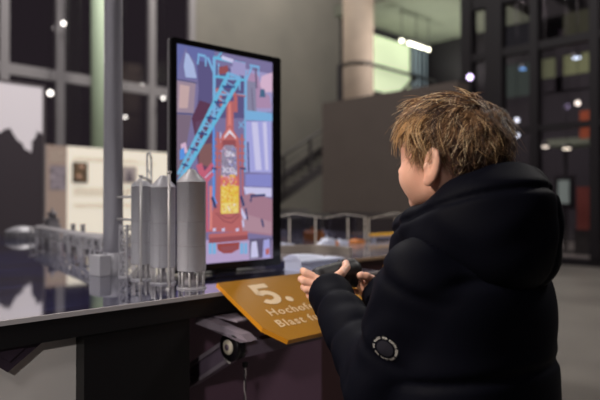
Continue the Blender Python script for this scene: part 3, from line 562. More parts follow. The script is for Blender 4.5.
SCREEN=[
('violet_grey',[(0.0195,0.6915),(0.3795,0.6897),(0.3795,0.0255),(0.0195,0.0205)]),
('slate_blue',[(0.0195,0.6915),(0.1518,0.6914),(0.1482,0.598),(0.0195,0.5866)]),
('grey_violet',[(0.0498,0.6879),(0.0565,0.6708),(0.0841,0.6446),(0.0911,0.5965),(0.0229,0.5871),(0.0262,0.6236)]),
('pale_lilac',[(0.0498,0.6696),(0.0599,0.6653),(0.0772,0.6374),(0.0876,0.596),(0.0498,0.5938),(0.0429,0.6261)]),
('tan',[(0.0195,0.5806),(0.0841,0.5801),(0.0772,0.4873),(0.0195,0.4846)]),
('peach',[(0.0295,0.5699),(0.0634,0.5683),(0.0565,0.5005),(0.0262,0.4973)]),
('tan_dark',[(0.0195,0.4786),(0.0702,0.4805),(0.0498,0.3723),(0.0195,0.3345)]),
('navy',[(0.0196,0.5851),(0.0195,0.5821),(0.091,0.5796),(0.0912,0.5826)]),
('navy',[(0.0195,0.4831),(0.0196,0.4801),(0.0807,0.4831),(0.0805,0.4861)]),
('purple_dark',[(0.0876,0.6513),(0.1554,0.6494),(0.1554,0.5045),(0.1158,0.4756),(0.0841,0.4665),(0.0945,0.5599)]),
('purple_dark',[(0.1482,0.6483),(0.2696,0.6407),(0.2696,0.4901),(0.1482,0.4786)]),
('maroon',[(0.098,0.5295),(0.1409,0.5218),(0.1336,0.446),(0.0841,0.4051),(0.0702,0.4713)]),
('lilac',[(0.2617,0.6527),(0.3795,0.6499),(0.3795,0.5208),(0.2696,0.5097)]),
('pink',[(0.3342,0.6367),(0.3795,0.6567),(0.3795,0.5888),(0.3508,0.5852),(0.326,0.6022)]),
('pink_dark',[(0.2696,0.6407),(0.3178,0.641),(0.3342,0.5898),(0.3676,0.5737),(0.3761,0.534),(0.3178,0.5279),(0.2735,0.5363)]),
('grey_lilac',[(0.2696,0.6145),(0.3097,0.6133),(0.3137,0.4942),(0.2696,0.4901)]),
('dark_grey',[(0.3127,0.66),(0.3067,0.6596),(0.3107,0.5937),(0.3167,0.5941)]),
('dark_grey',[(0.295,0.5915),(0.292,0.5913),(0.3001,0.493),(0.3031,0.4932)]),
('teal_dark',[(0.3301,0.5927),(0.3466,0.5947),(0.3508,0.5683),(0.326,0.5654)]),
('sky',[(0.2696,0.5163),(0.3795,0.5174),(0.3795,0.4903),(0.2696,0.4835)]),
('lavender',[(0.2696,0.4802),(0.3761,0.4899),(0.3761,0.3135),(0.2735,0.3133)]),
('white_lilac',[(0.2935,0.4791),(0.3178,0.4813),(0.3342,0.3221),(0.3097,0.3212)]),
('white_lilac',[(0.3384,0.4831),(0.3551,0.4846),(0.3634,0.3232),(0.3508,0.3227)]),
('violet_mid',[(0.2696,0.3066),(0.3761,0.3101),(0.3761,0.266),(0.2696,0.2673)]),
('white_lilac',[(0.2617,0.2639),(0.3761,0.2626),(0.3761,0.2321),(0.2696,0.2378)]),
('mauve',[(0.2344,0.231),(0.2935,0.2447),(0.3795,0.2253),(0.3795,0.0996),(0.246,0.1174)]),
('mauve_light',[(0.246,0.1824),(0.3761,0.1472),(0.3761,0.1065),(0.246,0.1239)]),
('lilac_floor',[(0.1158,0.0966),(0.3795,0.086),(0.3795,0.0249),(0.1158,0.0221)]),
('dark_grey',[(0.2854,0.0931),(0.3761,0.093),(0.3761,0.0285),(0.2854,0.0272)]),
('white_lilac',[(0.2935,0.0829),(0.3137,0.0854),(0.3218,0.0317),(0.2894,0.0303)]),
('lavender',[(0.3425,0.0875),(0.3676,0.0899),(0.3718,0.0288),(0.3384,0.0274)]),
('salmon',[(0.3508,0.0569),(0.3676,0.0594),(0.3676,0.0391),(0.3508,0.0367)]),
('navy',[(0.2891,0.2387),(0.2897,0.2307),(0.3511,0.2346),(0.3505,0.2426)]),
('navy',[(0.2964,0.2342),(0.2906,0.2354),(0.2865,0.2155),(0.2923,0.2143)]),
('navy',[(0.338,0.1593),(0.3304,0.1569),(0.3387,0.1299),(0.3463,0.1323)]),
('white_lilac',[(0.255,0.1952),(0.2448,0.189),(0.2645,0.1561),(0.2747,0.1623)]),
('navy',[(0.2725,0.1959),(0.2667,0.1947),(0.2746,0.1552),(0.2804,0.1564)]),
('white_lilac',[(0.2616,0.1569),(0.2538,0.1555),(0.2578,0.1325),(0.2656,0.1339)]),
('brown_mauve',[(0.0841,0.4603),(0.1264,0.4766),(0.1482,0.4409),(0.1482,0.2995),(0.098,0.3072),(0.0841,0.3743)]),
('brown',[(0.098,0.3906),(0.1409,0.3996),(0.1445,0.3214),(0.0945,0.3318)]),
('tan_dark',[(0.0195,0.3705),(0.0634,0.3853),(0.0702,0.3063),(0.0195,0.2865)]),
('pink',[(0.0328,0.3894),(0.0498,0.3966),(0.0565,0.3666),(0.0362,0.3564)]),
('blue_bright',[(0.0295,0.3711),(0.0429,0.381),(0.0498,0.348),(0.0295,0.341)]),
('sky',[(0.1555,0.6706),(0.1445,0.6706),(0.1445,0.4788),(0.1555,0.4788)]),
('sky',[(0.2751,0.6473),(0.2641,0.6473),(0.2641,0.4901),(0.2751,0.4901)]),
('sky',[(0.1694,0.6543),(0.1634,0.6543),(0.1634,0.6132),(0.1694,0.6132)]),
('lilac',[(0.2192,0.6522),(0.2112,0.6522),(0.2112,0.6071),(0.2192,0.6071)]),
('lilac',[(0.2461,0.6562),(0.2381,0.6562),(0.2381,0.6108),(0.2461,0.6108)]),
('blue_bright',[(0.1522,0.4786),(0.1442,0.4786),(0.1442,0.221),(0.1522,0.221)]),
('sky',[(0.2711,0.4899),(0.2641,0.4899),(0.2641,0.3131),(0.2711,0.3131)]),
('sky',[(0.195,0.6168),(0.19,0.6168),(0.19,0.5849),(0.195,0.5849)]),
('sky',[(0.249,0.6211),(0.243,0.6211),(0.243,0.5788),(0.249,0.5788)]),
('sky',[(0.0913,0.6744),(0.0909,0.6664),(0.1191,0.6648),(0.1195,0.6728)]),
('sky',[(0.0975,0.6706),(0.0915,0.6712),(0.0881,0.6399),(0.0941,0.6393)]),
('sky',[(0.1223,0.6688),(0.1163,0.6688),(0.1163,0.6377),(0.1223,0.6377)]),
('sky',[(0.13,0.6686),(0.1228,0.665),(0.1446,0.6214),(0.1518,0.625)]),
('sky',[(0.2967,0.6593),(0.2903,0.6621),(0.2664,0.6094),(0.2728,0.6066)]),
('sky',[(0.2854,0.6701),(0.2854,0.6621),(0.326,0.6616),(0.326,0.6696)]),
('sky',[(0.3243,0.6649),(0.3193,0.6649),(0.3193,0.635),(0.3243,0.635)]),
('cyan',[(0.1483,0.6753),(0.1481,0.6653),(0.2695,0.6619),(0.2697,0.6719)]),
('white_lilac',[(0.1783,0.681),(0.1769,0.669),(0.2221,0.6634),(0.2235,0.6754)]),
('cyan',[(0.1481,0.6146),(0.1483,0.6066),(0.2697,0.6105),(0.2695,0.6185)]),
('sky',[(0.1481,0.5633),(0.1483,0.5573),(0.2697,0.5624),(0.2695,0.5684)]),
('cyan',[(0.1606,0.6779),(0.1648,0.6737),(0.1797,0.6888),(0.1755,0.6915)]),
('salmon_dark',[(0.1664,0.6416),(0.2,0.6531),(0.2038,0.628),(0.1664,0.6195)]),
('lilac',[(0.219,0.6721),(0.2696,0.6702),(0.2696,0.6276),(0.219,0.627)]),
('salmon',[(0.1555,0.5669),(0.1553,0.5619),(0.2695,0.5596),(0.2697,0.5646)]),
('salmon',[(0.1962,0.5375),(0.2228,0.5405),(0.2228,0.447),(0.246,0.4099),(0.246,0.3839),(0.1664,0.3792),(0.1664,0.4108),(0.1925,0.4445)]),
('salmon_light',[(0.2038,0.5319),(0.2114,0.5328),(0.2152,0.4528),(0.2,0.4515)]),
('salmon',[(0.2205,0.5796),(0.2099,0.5704),(0.2252,0.5529),(0.2358,0.5621)]),
('salmon',[(0.2375,0.5575),(0.2235,0.5575),(0.2235,0.5058),(0.2375,0.5058)]),
('salmon',[(0.1644,0.5771),(0.1538,0.5715),(0.1649,0.5507),(0.1755,0.5563)]),
('salmon',[(0.1761,0.5548),(0.1643,0.5522),(0.1717,0.5182),(0.1835,0.5208)]),
('white_lilac',[(0.1759,0.4367),(0.1719,0.4367),(0.1719,0.405),(0.1759,0.405)]),
('salmon',[(0.1739,0.4177),(0.2076,0.465),(0.2421,0.4226),(0.2499,0.2214),(0.2577,0.117),(0.13,0.121),(0.1518,0.221),(0.1702,0.3161)]),
('salmon_light',[(0.1813,0.4214),(0.2076,0.4554),(0.2344,0.4252),(0.2344,0.4123),(0.2076,0.4425),(0.1813,0.4087)]),
('white',[(0.1887,0.4251),(0.2076,0.4473),(0.2305,0.425),(0.2305,0.4201),(0.2076,0.4361),(0.1887,0.4171)]),
('salmon_dark',[(0.1813,0.4118),(0.2305,0.4153),(0.2383,0.2213),(0.1739,0.2211)]),
('ash',[(0.1776,0.3798),(0.1887,0.3964),(0.2228,0.3986),(0.2344,0.3832),(0.2383,0.2926),(0.1739,0.2908)]),
('ash_dark',[(0.1885,0.3397),(0.1937,0.3397),(0.1937,0.3346),(0.1885,0.3346)]),
('lavender',[(0.2278,0.3481),(0.2333,0.348),(0.2333,0.3428),(0.2278,0.3429)]),
('pink',[(0.2098,0.3068),(0.2151,0.3066),(0.2151,0.3015),(0.2098,0.3016)]),
('pink',[(0.1897,0.3684),(0.195,0.3684),(0.195,0.3633),(0.1897,0.3633)]),
('pink',[(0.206,0.34),(0.2113,0.3399),(0.2113,0.3348),(0.206,0.3349)]),
('slate_blue',[(0.2117,0.3774),(0.217,0.3774),(0.217,0.3723),(0.2117,0.3723)]),
('lavender',[(0.225,0.3433),(0.2304,0.3433),(0.2304,0.3381),(0.225,0.3382)]),
('lavender',[(0.2136,0.3856),(0.2189,0.3856),(0.2189,0.3805),(0.2136,0.3805)]),
('ash_dark',[(0.1921,0.3874),(0.1974,0.3874),(0.1974,0.3823),(0.1921,0.3823)]),
('pink',[(0.2021,0.3241),(0.2074,0.324),(0.2074,0.3189),(0.2021,0.319)]),
('pink',[(0.2161,0.3058),(0.2214,0.3057),(0.2214,0.3005),(0.2161,0.3007)]),
('slate_blue',[(0.2169,0.338),(0.2222,0.3379),(0.2222,0.3327),(0.2169,0.3328)]),
('slate_blue',[(0.2257,0.3832),(0.2311,0.3832),(0.2311,0.378),(0.2257,0.3781)]),
('pink',[(0.2034,0.367),(0.2086,0.367),(0.2086,0.3618),(0.2034,0.3619)]),
('pink',[(0.2198,0.3121),(0.2252,0.312),(0.2252,0.3068),(0.2198,0.3069)]),
('ash_dark',[(0.2041,0.3551),(0.2094,0.3551),(0.2094,0.35),(0.2041,0.35)]),
('slate_blue',[(0.2056,0.3532),(0.2109,0.3531),(0.2109,0.348),(0.2056,0.3481)]),
('lavender',[(0.2272,0.3286),(0.2326,0.3285),(0.2326,0.3233),(0.2272,0.3234)]),
('slate_blue',[(0.2244,0.2996),(0.2297,0.2994),(0.2297,0.2942),(0.2244,0.2944)]),
('lavender',[(0.2152,0.3612),(0.2205,0.3612),(0.2205,0.356),(0.2152,0.3561)]),
('ash_dark',[(0.216,0.372),(0.2214,0.372),(0.2214,0.3669),(0.216,0.3669)]),
('pink',[(0.1912,0.3843),(0.1964,0.3843),(0.1964,0.3792),(0.1912,0.3792)]),
('pink',[(0.18,0.3157),(0.1852,0.3156),(0.1852,0.3105),(0.18,0.3107)]),
('pink',[(0.2267,0.3905),(0.2321,0.3905),(0.2321,0.3854),(0.2267,0.3854)]),
('lavender',[(0.2192,0.3104),(0.2246,0.3103),(0.2246,0.3051),(0.2192,0.3053)]),
('pink',[(0.2097,0.3205),(0.215,0.3203),(0.215,0.3152),(0.2097,0.3153)]),
('ash_dark',[(0.2163,0.3609),(0.2216,0.3608),(0.2216,0.3557),(0.2163,0.3557)]),
('ash_dark',[(0.204,0.2982),(0.2093,0.2981),(0.2093,0.2929),(0.204,0.2931)]),
('lavender',[(0.1754,0.3793),(0.1806,0.3793),(0.1806,0.3742),(0.1754,0.3742)]),
('ash_dark',[(0.2298,0.3016),(0.2353,0.3014),(0.2353,0.2962),(0.2298,0.2964)]),
('lavender',[(0.21,0.3768),(0.2153,0.3768),(0.2153,0.3717),(0.21,0.3717)]),
('ash_dark',[(0.2317,0.3608),(0.2371,0.3608),(0.2371,0.3556),(0.2317,0.3557)]),
('pink',[(0.2304,0.3086),(0.2358,0.3084),(0.2358,0.3033),(0.2304,0.3034)]),
('pink',[(0.1965,0.3099),(0.2018,0.3098),(0.2018,0.3047),(0.1965,0.3048)]),
('lavender',[(0.212,0.336),(0.2173,0.3359),(0.2173,0.3308),(0.212,0.3309)]),
('ash_dark',[(0.2106,0.3038),(0.2159,0.3037),(0.2159,0.2985),(0.2106,0.2987)]),
('slate_blue',[(0.1996,0.3239),(0.205,0.3238),(0.205,0.3187),(0.1996,0.3188)]),
('ash_dark',[(0.229,0.3516),(0.2345,0.3515),(0.2345,0.3463),(0.229,0.3464)]),
('lavender',[(0.2049,0.3401),(0.2102,0.34),(0.2102,0.3349),(0.2049,0.335)]),
('ash_dark',[(0.2204,0.2998),(0.2257,0.2996),(0.2257,0.2944),(0.2204,0.2946)]),
('slate_blue',[(0.1761,0.3326),(0.1813,0.3325),(0.1813,0.3274),(0.1761,0.3275)]),
('pink',[(0.1784,0.3316),(0.1836,0.3315),(0.1836,0.3264),(0.1784,0.3266)]),
('ash_dark',[(0.1951,0.3055),(0.2003,0.3053),(0.2003,0.3002),(0.1951,0.3004)]),
('lavender',[(0.2174,0.3898),(0.2228,0.3898),(0.2228,0.3846),(0.2174,0.3846)]),
('ash_dark',[(0.2301,0.3906),(0.2356,0.3906),(0.2356,0.3855),(0.2301,0.3855)]),
('ash_dark',[(0.1893,0.3479),(0.1945,0.3478),(0.1945,0.3427),(0.1893,0.3428)]),
('ash_dark',[(0.1851,0.3727),(0.1903,0.3727),(0.1903,0.3676),(0.1851,0.3676)]),
('pink',[(0.2236,0.3675),(0.229,0.3675),(0.229,0.3623),(0.2236,0.3624)]),
('slate_blue',[(0.1809,0.3146),(0.1861,0.3145),(0.1861,0.3094),(0.1809,0.3095)]),
('ash_dark',[(0.1926,0.3697),(0.1979,0.3697),(0.1979,0.3646),(0.1926,0.3646)]),
('pink',[(0.1886,0.3727),(0.1938,0.3727),(0.1938,0.3676),(0.1886,0.3676)]),
('ash_dark',[(0.2123,0.3825),(0.2176,0.3825),(0.2176,0.3773),(0.2123,0.3773)]),
('slate_blue',[(0.2298,0.3293),(0.2353,0.3292),(0.2353,0.3241),(0.2298,0.3242)]),
('slate_blue',[(0.2,0.3114),(0.2054,0.3112),(0.2054,0.3061),(0.2,0.3063)]),
('slate_blue',[(0.1795,0.3211),(0.1847,0.321),(0.1847,0.3159),(0.1795,0.316)]),
('slate_blue',[(0.226,0.3501),(0.2315,0.3501),(0.2315,0.3449),(0.226,0.345)]),
('slate_blue',[(0.2203,0.3888),(0.2257,0.3888),(0.2257,0.3837),(0.2203,0.3837)]),
('slate_blue',[(0.1929,0.3129),(0.1982,0.3128),(0.1982,0.3077),(0.1929,0.3078)]),
('lavender',[(0.2248,0.3605),(0.2302,0.3604),(0.2302,0.3552),(0.2248,0.3553)]),
('slate_blue',[(0.2214,0.3598),(0.2268,0.3598),(0.2268,0.3546),(0.2214,0.3547)]),
('ash_dark',[(0.199,0.3426),(0.2044,0.3425),(0.2044,0.3374),(0.199,0.3375)]),
('ash_dark',[(0.2015,0.332),(0.2069,0.3319),(0.2069,0.3267),(0.2015,0.3269)]),
('pink',[(0.1989,0.3527),(0.2043,0.3526),(0.2043,0.3475),(0.1989,0.3476)]),
('pink',[(0.1838,0.3893),(0.1891,0.3893),(0.1891,0.3842),(0.1838,0.3842)]),
('slate_blue',[(0.2071,0.2995),(0.2124,0.2994),(0.2124,0.2942),(0.2071,0.2944)]),
('ash_dark',[(0.1768,0.3473),(0.182,0.3472),(0.182,0.3421),(0.1768,0.3422)]),
('lavender',[(0.2062,0.3084),(0.2115,0.3083),(0.2115,0.3031),(0.2062,0.3033)]),
('lavender',[(0.2244,0.3014),(0.2298,0.3013),(0.2298,0.2961),(0.2244,0.2963)]),
('slate_blue',[(0.2217,0.3879),(0.227,0.3879),(0.227,0.3827),(0.2217,0.3827)]),
('lavender',[(0.2267,0.3082),(0.2321,0.308),(0.2321,0.3029),(0.2267,0.303)]),
('coral',[(0.1739,0.2972),(0.2383,0.2991),(0.2421,0.2603),(0.1739,0.2591)]),
('orange',[(0.1757,0.2705),(0.1809,0.2703),(0.1809,0.2652),(0.1757,0.2654)]),
('pink',[(0.2038,0.2938),(0.2091,0.2936),(0.2091,0.2885),(0.2038,0.2886)]),
('pink',[(0.2051,0.286),(0.2104,0.2858),(0.2104,0.2807),(0.2051,0.2808)]),
('yellow',[(0.1944,0.2929),(0.1997,0.2927),(0.1997,0.2876),(0.1944,0.2878)]),
('orange',[(0.2217,0.3023),(0.2271,0.3022),(0.2271,0.297),(0.2217,0.2972)]),
('pink',[(0.1862,0.2801),(0.1914,0.2799),(0.1914,0.2748),(0.1862,0.275)]),
('orange',[(0.1847,0.2686),(0.1899,0.2684),(0.1899,0.2633),(0.1847,0.2635)]),
('yellow',[(0.2224,0.3048),(0.2278,0.3046),(0.2278,0.2994),(0.2224,0.2996)]),
('salmon_light',[(0.1778,0.2916),(0.183,0.2914),(0.183,0.2863),(0.1778,0.2865)]),
('pink',[(0.2105,0.2814),(0.2158,0.2812),(0.2158,0.276),(0.2105,0.2762)]),
('pink',[(0.2021,0.2696),(0.2074,0.2694),(0.2074,0.2643),(0.2021,0.2645)]),
('pink',[(0.2244,0.2702),(0.2298,0.2699),(0.2298,0.2648),(0.2244,0.265)]),
('pink',[(0.1821,0.3007),(0.1873,0.3006),(0.1873,0.2955),(0.1821,0.2957)]),
('yellow',[(0.2242,0.3013),(0.2296,0.3011),(0.2296,0.2959),(0.2242,0.2961)]),
('salmon_light',[(0.193,0.2901),(0.1982,0.2899),(0.1982,0.2848),(0.193,0.285)]),
('salmon_light',[(0.197,0.2868),(0.2023,0.2867),(0.2023,0.2815),(0.197,0.2817)]),
('salmon_light',[(0.1955,0.2957),(0.2009,0.2955),(0.2009,0.2904),(0.1955,0.2906)]),
('pink',[(0.1994,0.2986),(0.2048,0.2985),(0.2048,0.2934),(0.1994,0.2935)]),
('pink',[(0.2162,0.2878),(0.2215,0.2876),(0.2215,0.2824),(0.2162,0.2826)]),
('yellow',[(0.2075,0.3027),(0.2128,0.3025),(0.2128,0.2974),(0.2075,0.2976)]),
('yellow',[(0.2097,0.2695),(0.215,0.2693),(0.215,0.2642),(0.2097,0.2644)]),
('yellow',[(0.2116,0.3028),(0.2169,0.3026),(0.2169,0.2975),(0.2116,0.2977)]),
('salmon_light',[(0.178,0.2758),(0.1832,0.2756),(0.1832,0.2705),(0.178,0.2707)]),
('yellow',[(0.199,0.2733),(0.2043,0.2731),(0.2043,0.2679),(0.199,0.2681)]),
('salmon_light',[(0.176,0.2939),(0.1812,0.2937),(0.1812,0.2886),(0.176,0.2888)]),
('yellow',[(0.215,0.3016),(0.2203,0.3015),(0.2203,0.2963),(0.215,0.2965)]),
('pink',[(0.1877,0.2982),(0.193,0.298),(0.193,0.2929),(0.1877,0.2931)]),
('salmon_light',[(0.2291,0.2884),(0.2345,0.2882),(0.2345,0.283),(0.2291,0.2832)]),
('yellow',[(0.1819,0.273),(0.1871,0.2728),(0.1871,0.2677),(0.1819,0.268)]),
('pink',[(0.2133,0.2718),(0.2187,0.2716),(0.2187,0.2664),(0.2133,0.2667)]),
('yellow',[(0.2217,0.2727),(0.2271,0.2725),(0.2271,0.2674),(0.2217,0.2676)]),
('pink',[(0.1831,0.2693),(0.1883,0.2691),(0.1883,0.264),(0.1831,0.2643)]),
('yellow',[(0.2052,0.2792),(0.2105,0.279),(0.2105,0.2739),(0.2052,0.2741)]),
('pink',[(0.1852,0.3028),(0.1904,0.3027),(0.1904,0.2976),(0.1852,0.2978)]),
('yellow',[(0.1764,0.2985),(0.1816,0.2983),(0.1816,0.2932),(0.1764,0.2934)]),
('salmon_light',[(0.2232,0.2621),(0.2285,0.2619),(0.2285,0.2567),(0.2232,0.257)]),
('orange',[(0.221,0.3034),(0.2263,0.3033),(0.2263,0.2981),(0.221,0.2983)]),
('pink',[(0.181,0.2704),(0.1862,0.2702),(0.1862,0.2651),(0.181,0.2653)]),
('orange',[(0.2065,0.2656),(0.2118,0.2653),(0.2118,0.2602),(0.2065,0.2604)]),
('orange',[(0.2227,0.2942),(0.2281,0.294),(0.2281,0.2888),(0.2227,0.289)]),
('yellow',[(0.2121,0.2843),(0.2174,0.2842),(0.2174,0.279),(0.2121,0.2792)]),
('salmon_light',[(0.1894,0.2773),(0.1946,0.2771),(0.1946,0.272),(0.1894,0.2722)]),
('yellow',[(0.2069,0.2612),(0.2122,0.261),(0.2122,0.2558),(0.2069,0.2561)]),
('yellow',[(0.2037,0.2609),(0.209,0.2606),(0.209,0.2555),(0.2037,0.2557)]),
('yellow',[(0.2236,0.2615),(0.229,0.2612),(0.229,0.2561),(0.2236,0.2563)]),
('yellow',[(0.2147,0.2708),(0.22,0.2706),(0.22,0.2654),(0.2147,0.2657)]),
('orange',[(0.1839,0.286),(0.1891,0.2858),(0.1891,0.2807),(0.1839,0.2809)]),
('yellow',[(0.1842,0.2817),(0.1894,0.2815),(0.1894,0.2764),(0.1842,0.2766)]),
('yellow',[(0.2279,0.2819),(0.2334,0.2817),(0.2334,0.2765),(0.2279,0.2767)]),
('orange',[(0.2086,0.2661),(0.214,0.2659),(0.214,0.2607),(0.2086,0.261)]),
('salmon_light',[(0.1902,0.2952),(0.1954,0.295),(0.1954,0.2899),(0.1902,0.2901)]),
('salmon_light',[(0.229,0.2668),(0.2344,0.2666),(0.2344,0.2614),(0.229,0.2616)]),
('salmon_light',[(0.2136,0.2663),(0.2189,0.2661),(0.2189,0.261),(0.2136,0.2612)]),
('salmon_light',[(0.2263,0.2913),(0.2318,0.2912),(0.2318,0.286),(0.2263,0.2862)]),
('orange',[(0.2025,0.2873),(0.2078,0.2871),(0.2078,0.282),(0.2025,0.2822)]),
('yellow',[(0.2077,0.2939),(0.213,0.2937),(0.213,0.2886),(0.2077,0.2888)]),
('yellow',[(0.2196,0.2985),(0.2249,0.2984),(0.2249,0.2932),(0.2196,0.2934)]),
('pink',[(0.2153,0.2956),(0.2207,0.2954),(0.2207,0.2903),(0.2153,0.2905)]),
('yellow',[(0.2026,0.2721),(0.2079,0.2719),(0.2079,0.2668),(0.2026,0.267)]),
('pink',[(0.2201,0.2653),(0.2254,0.265),(0.2254,0.2599),(0.2201,0.2601)]),
('yellow',[(0.1739,0.2655),(0.2421,0.2668),(0.2421,0.1792),(0.1739,0.1767)]),
('pale_yellow',[(0.2018,0.2476),(0.2071,0.2474),(0.2071,0.2423),(0.2018,0.2425)]),
('orange',[(0.2122,0.2038),(0.2175,0.2035),(0.2175,0.1983),(0.2122,0.1986)]),
('pale_yellow',[(0.2304,0.1976),(0.2358,0.1972),(0.2358,0.192),(0.2304,0.1924)]),
('pale_yellow',[(0.2263,0.2039),(0.2318,0.2035),(0.2318,0.1984),(0.2263,0.1987)]),
('orange',[(0.1856,0.2096),(0.1908,0.2093),(0.1908,0.2042),(0.1856,0.2045)]),
('orange',[(0.2269,0.2459),(0.2324,0.2457),(0.2324,0.2405),(0.2269,0.2408)]),
('orange',[(0.1928,0.2321),(0.1981,0.2318),(0.1981,0.2267),(0.1928,0.227)]),
('gold',[(0.1817,0.2446),(0.1869,0.2444),(0.1869,0.2393),(0.1817,0.2395)]),
('gold',[(0.177,0.2296),(0.1822,0.2294),(0.1822,0.2243),(0.177,0.2246)]),
('pale_yellow',[(0.1754,0.239),(0.1806,0.2387),(0.1806,0.2336),(0.1754,0.2339)]),
('pale_yellow',[(0.1966,0.2597),(0.202,0.2595),(0.202,0.2543),(0.1966,0.2546)]),
('orange',[(0.1973,0.2224),(0.2026,0.2221),(0.2026,0.217),(0.1973,0.2173)]),
('pale_yellow',[(0.2259,0.2603),(0.2314,0.2601),(0.2314,0.2549),(0.2259,0.2552)]),
('gold',[(0.1814,0.1951),(0.1866,0.1948),(0.1866,0.1897),(0.1814,0.19)]),
('gold',[(0.1805,0.1908),(0.1857,0.1905),(0.1857,0.1854),(0.1805,0.1857)]),
('pale_yellow',[(0.214,0.2366),(0.2193,0.2364),(0.2193,0.2312),(0.214,0.2315)]),
('gold',[(0.1918,0.2119),(0.197,0.2116),(0.197,0.2065),(0.1918,0.2068)]),
('gold',[(0.1811,0.1906),(0.1863,0.1902),(0.1863,0.1851),(0.1811,0.1855)]),
('orange',[(0.2137,0.2232),(0.219,0.2229),(0.219,0.2177),(0.2137,0.218)]),
('orange',[(0.2133,0.2254),(0.2186,0.2251),(0.2186,0.2199),(0.2133,0.2202)]),
('pale_yellow',[(0.2163,0.2117),(0.2216,0.2114),(0.2216,0.2062),(0.2163,0.2066)]),
('pale_yellow',[(0.2121,0.2076),(0.2174,0.2072),(0.2174,0.2021),(0.2121,0.2024)]),
('pale_yellow',[(0.1852,0.1949),(0.1904,0.1945),(0.1904,0.1894),(0.1852,0.1898)]),
('pale_yellow',[(0.182,0.1916),(0.1872,0.1912),(0.1872,0.1861),(0.182,0.1865)]),
('pale_yellow',[(0.2281,0.2144),(0.2336,0.2141),(0.2336,0.209),(0.2281,0.2093)]),
('pale_yellow',[(0.2068,0.2142),(0.2121,0.2139),(0.2121,0.2088),(0.2068,0.2091)]),
('orange',[(0.2026,0.2034),(0.2079,0.2031),(0.2079,0.198),(0.2026,0.1983)]),
('pale_yellow',[(0.1811,0.2512),(0.1863,0.251),(0.1863,0.2459),(0.1811,0.2461)]),
('pale_yellow',[(0.1955,0.2447),(0.2008,0.2444),(0.2008,0.2393),(0.1955,0.2396)]),
('pale_yellow',[(0.178,0.2547),(0.1832,0.2545),(0.1832,0.2494),(0.178,0.2496)]),
('gold',[(0.2039,0.2463),(0.2092,0.246),(0.2092,0.2409),(0.2039,0.2411)]),
('pale_yellow',[(0.2255,0.1902),(0.2308,0.1899),(0.2308,0.1847),(0.2255,0.1851)]),
('gold',[(0.206,0.2043),(0.2113,0.2039),(0.2113,0.1988),(0.206,0.1991)]),
('pale_yellow',[(0.2035,0.1863),(0.2088,0.186),(0.2088,0.1808),(0.2035,0.1812)]),
('orange',[(0.1904,0.2579),(0.1956,0.2576),(0.1956,0.2525),(0.1904,0.2528)]),
('orange',[(0.2074,0.1932),(0.2127,0.1928),(0.2127,0.1877),(0.2074,0.188)]),
('pale_yellow',[(0.1855,0.2507),(0.1907,0.2504),(0.1907,0.2453),(0.1855,0.2456)]),
('pale_yellow',[(0.2135,0.2348),(0.2188,0.2345),(0.2188,0.2294),(0.2135,0.2297)]),
('pale_yellow',[(0.209,0.2544),(0.2143,0.2542),(0.2143,0.249),(0.209,0.2493)]),
('pale_yellow',[(0.221,0.2225),(0.2263,0.2222),(0.2263,0.217),(0.221,0.2174)]),
('gold',[(0.2076,0.2499),(0.2129,0.2497),(0.2129,0.2445),(0.2076,0.2448)]),
('pale_yellow',[(0.196,0.2425),(0.2014,0.2422),(0.2014,0.2371),(0.196,0.2374)]),
('pale_yellow',[(0.2264,0.1899),(0.2319,0.1895),(0.2319,0.1843),(0.2264,0.1847)]),
('gold',[(0.193,0.1936),(0.1982,0.1932),(0.1982,0.1881),(0.193,0.1884)]),
('gold',[(0.2114,0.1878),(0.2167,0.1874),(0.2167,0.1823),(0.2114,0.1826)]),
('orange',[(0.2267,0.2126),(0.232,0.2123),(0.232,0.2071),(0.2267,0.2074)]),
('orange',[(0.2095,0.2078),(0.2148,0.2075),(0.2148,0.2024),(0.2095,0.2027)]),
('pale_yellow',[(0.1811,0.2056),(0.1863,0.2052),(0.1863,0.2001),(0.1811,0.2005)]),
('pale_yellow',[(0.2032,0.2241),(0.2085,0.2238),(0.2085,0.2187),(0.2032,0.219)]),
('pale_yellow',[(0.1863,0.2035),(0.1915,0.2031),(0.1915,0.198),(0.1863,0.1984)]),
('pale_yellow',[(0.1771,0.2258),(0.1823,0.2255),(0.1823,0.2205),(0.1771,0.2208)]),
('pale_yellow',[(0.1813,0.2431),(0.1865,0.2429),(0.1865,0.2378),(0.1813,0.238)]),
('orange',[(0.1827,0.2027),(0.1879,0.2023),(0.1879,0.1972),(0.1827,0.1976)]),
('orange',[(0.1764,0.2165),(0.1816,0.2162),(0.1816,0.2111),(0.1764,0.2114)]),
('gold',[(0.2036,0.2645),(0.2089,0.2643),(0.2089,0.2592),(0.2036,0.2594)]),
('pale_yellow',[(0.1934,0.1964),(0.1986,0.196),(0.1986,0.1909),(0.1934,0.1913)]),
('orange',[(0.1796,0.199),(0.1848,0.1986),(0.1848,0.1935),(0.1796,0.1939)]),
('gold',[(0.2162,0.2068),(0.2215,0.2065),(0.2215,0.2013),(0.2162,0.2017)]),
('orange',[(0.2328,0.25),(0.2382,0.2498),(0.2382,0.2446),(0.2328,0.2449)]),
('pale_yellow',[(0.2247,0.2312),(0.23,0.2309),(0.23,0.2258),(0.2247,0.226)]),
('orange',[(0.2028,0.2573),(0.2081,0.2571),(0.2081,0.2519),(0.2028,0.2522)]),
('pale_yellow',[(0.1983,0.1984),(0.2036,0.198),(0.2036,0.1929),(0.1983,0.1933)]),
('orange',[(0.1973,0.2281),(0.2027,0.2278),(0.2027,0.2227),(0.1973,0.223)]),
('pale_yellow',[(0.2058,0.2323),(0.2111,0.232),(0.2111,0.2269),(0.2058,0.2271)]),
('pale_yellow',[(0.1923,0.2288),(0.1976,0.2285),(0.1976,0.2234),(0.1923,0.2237)]),
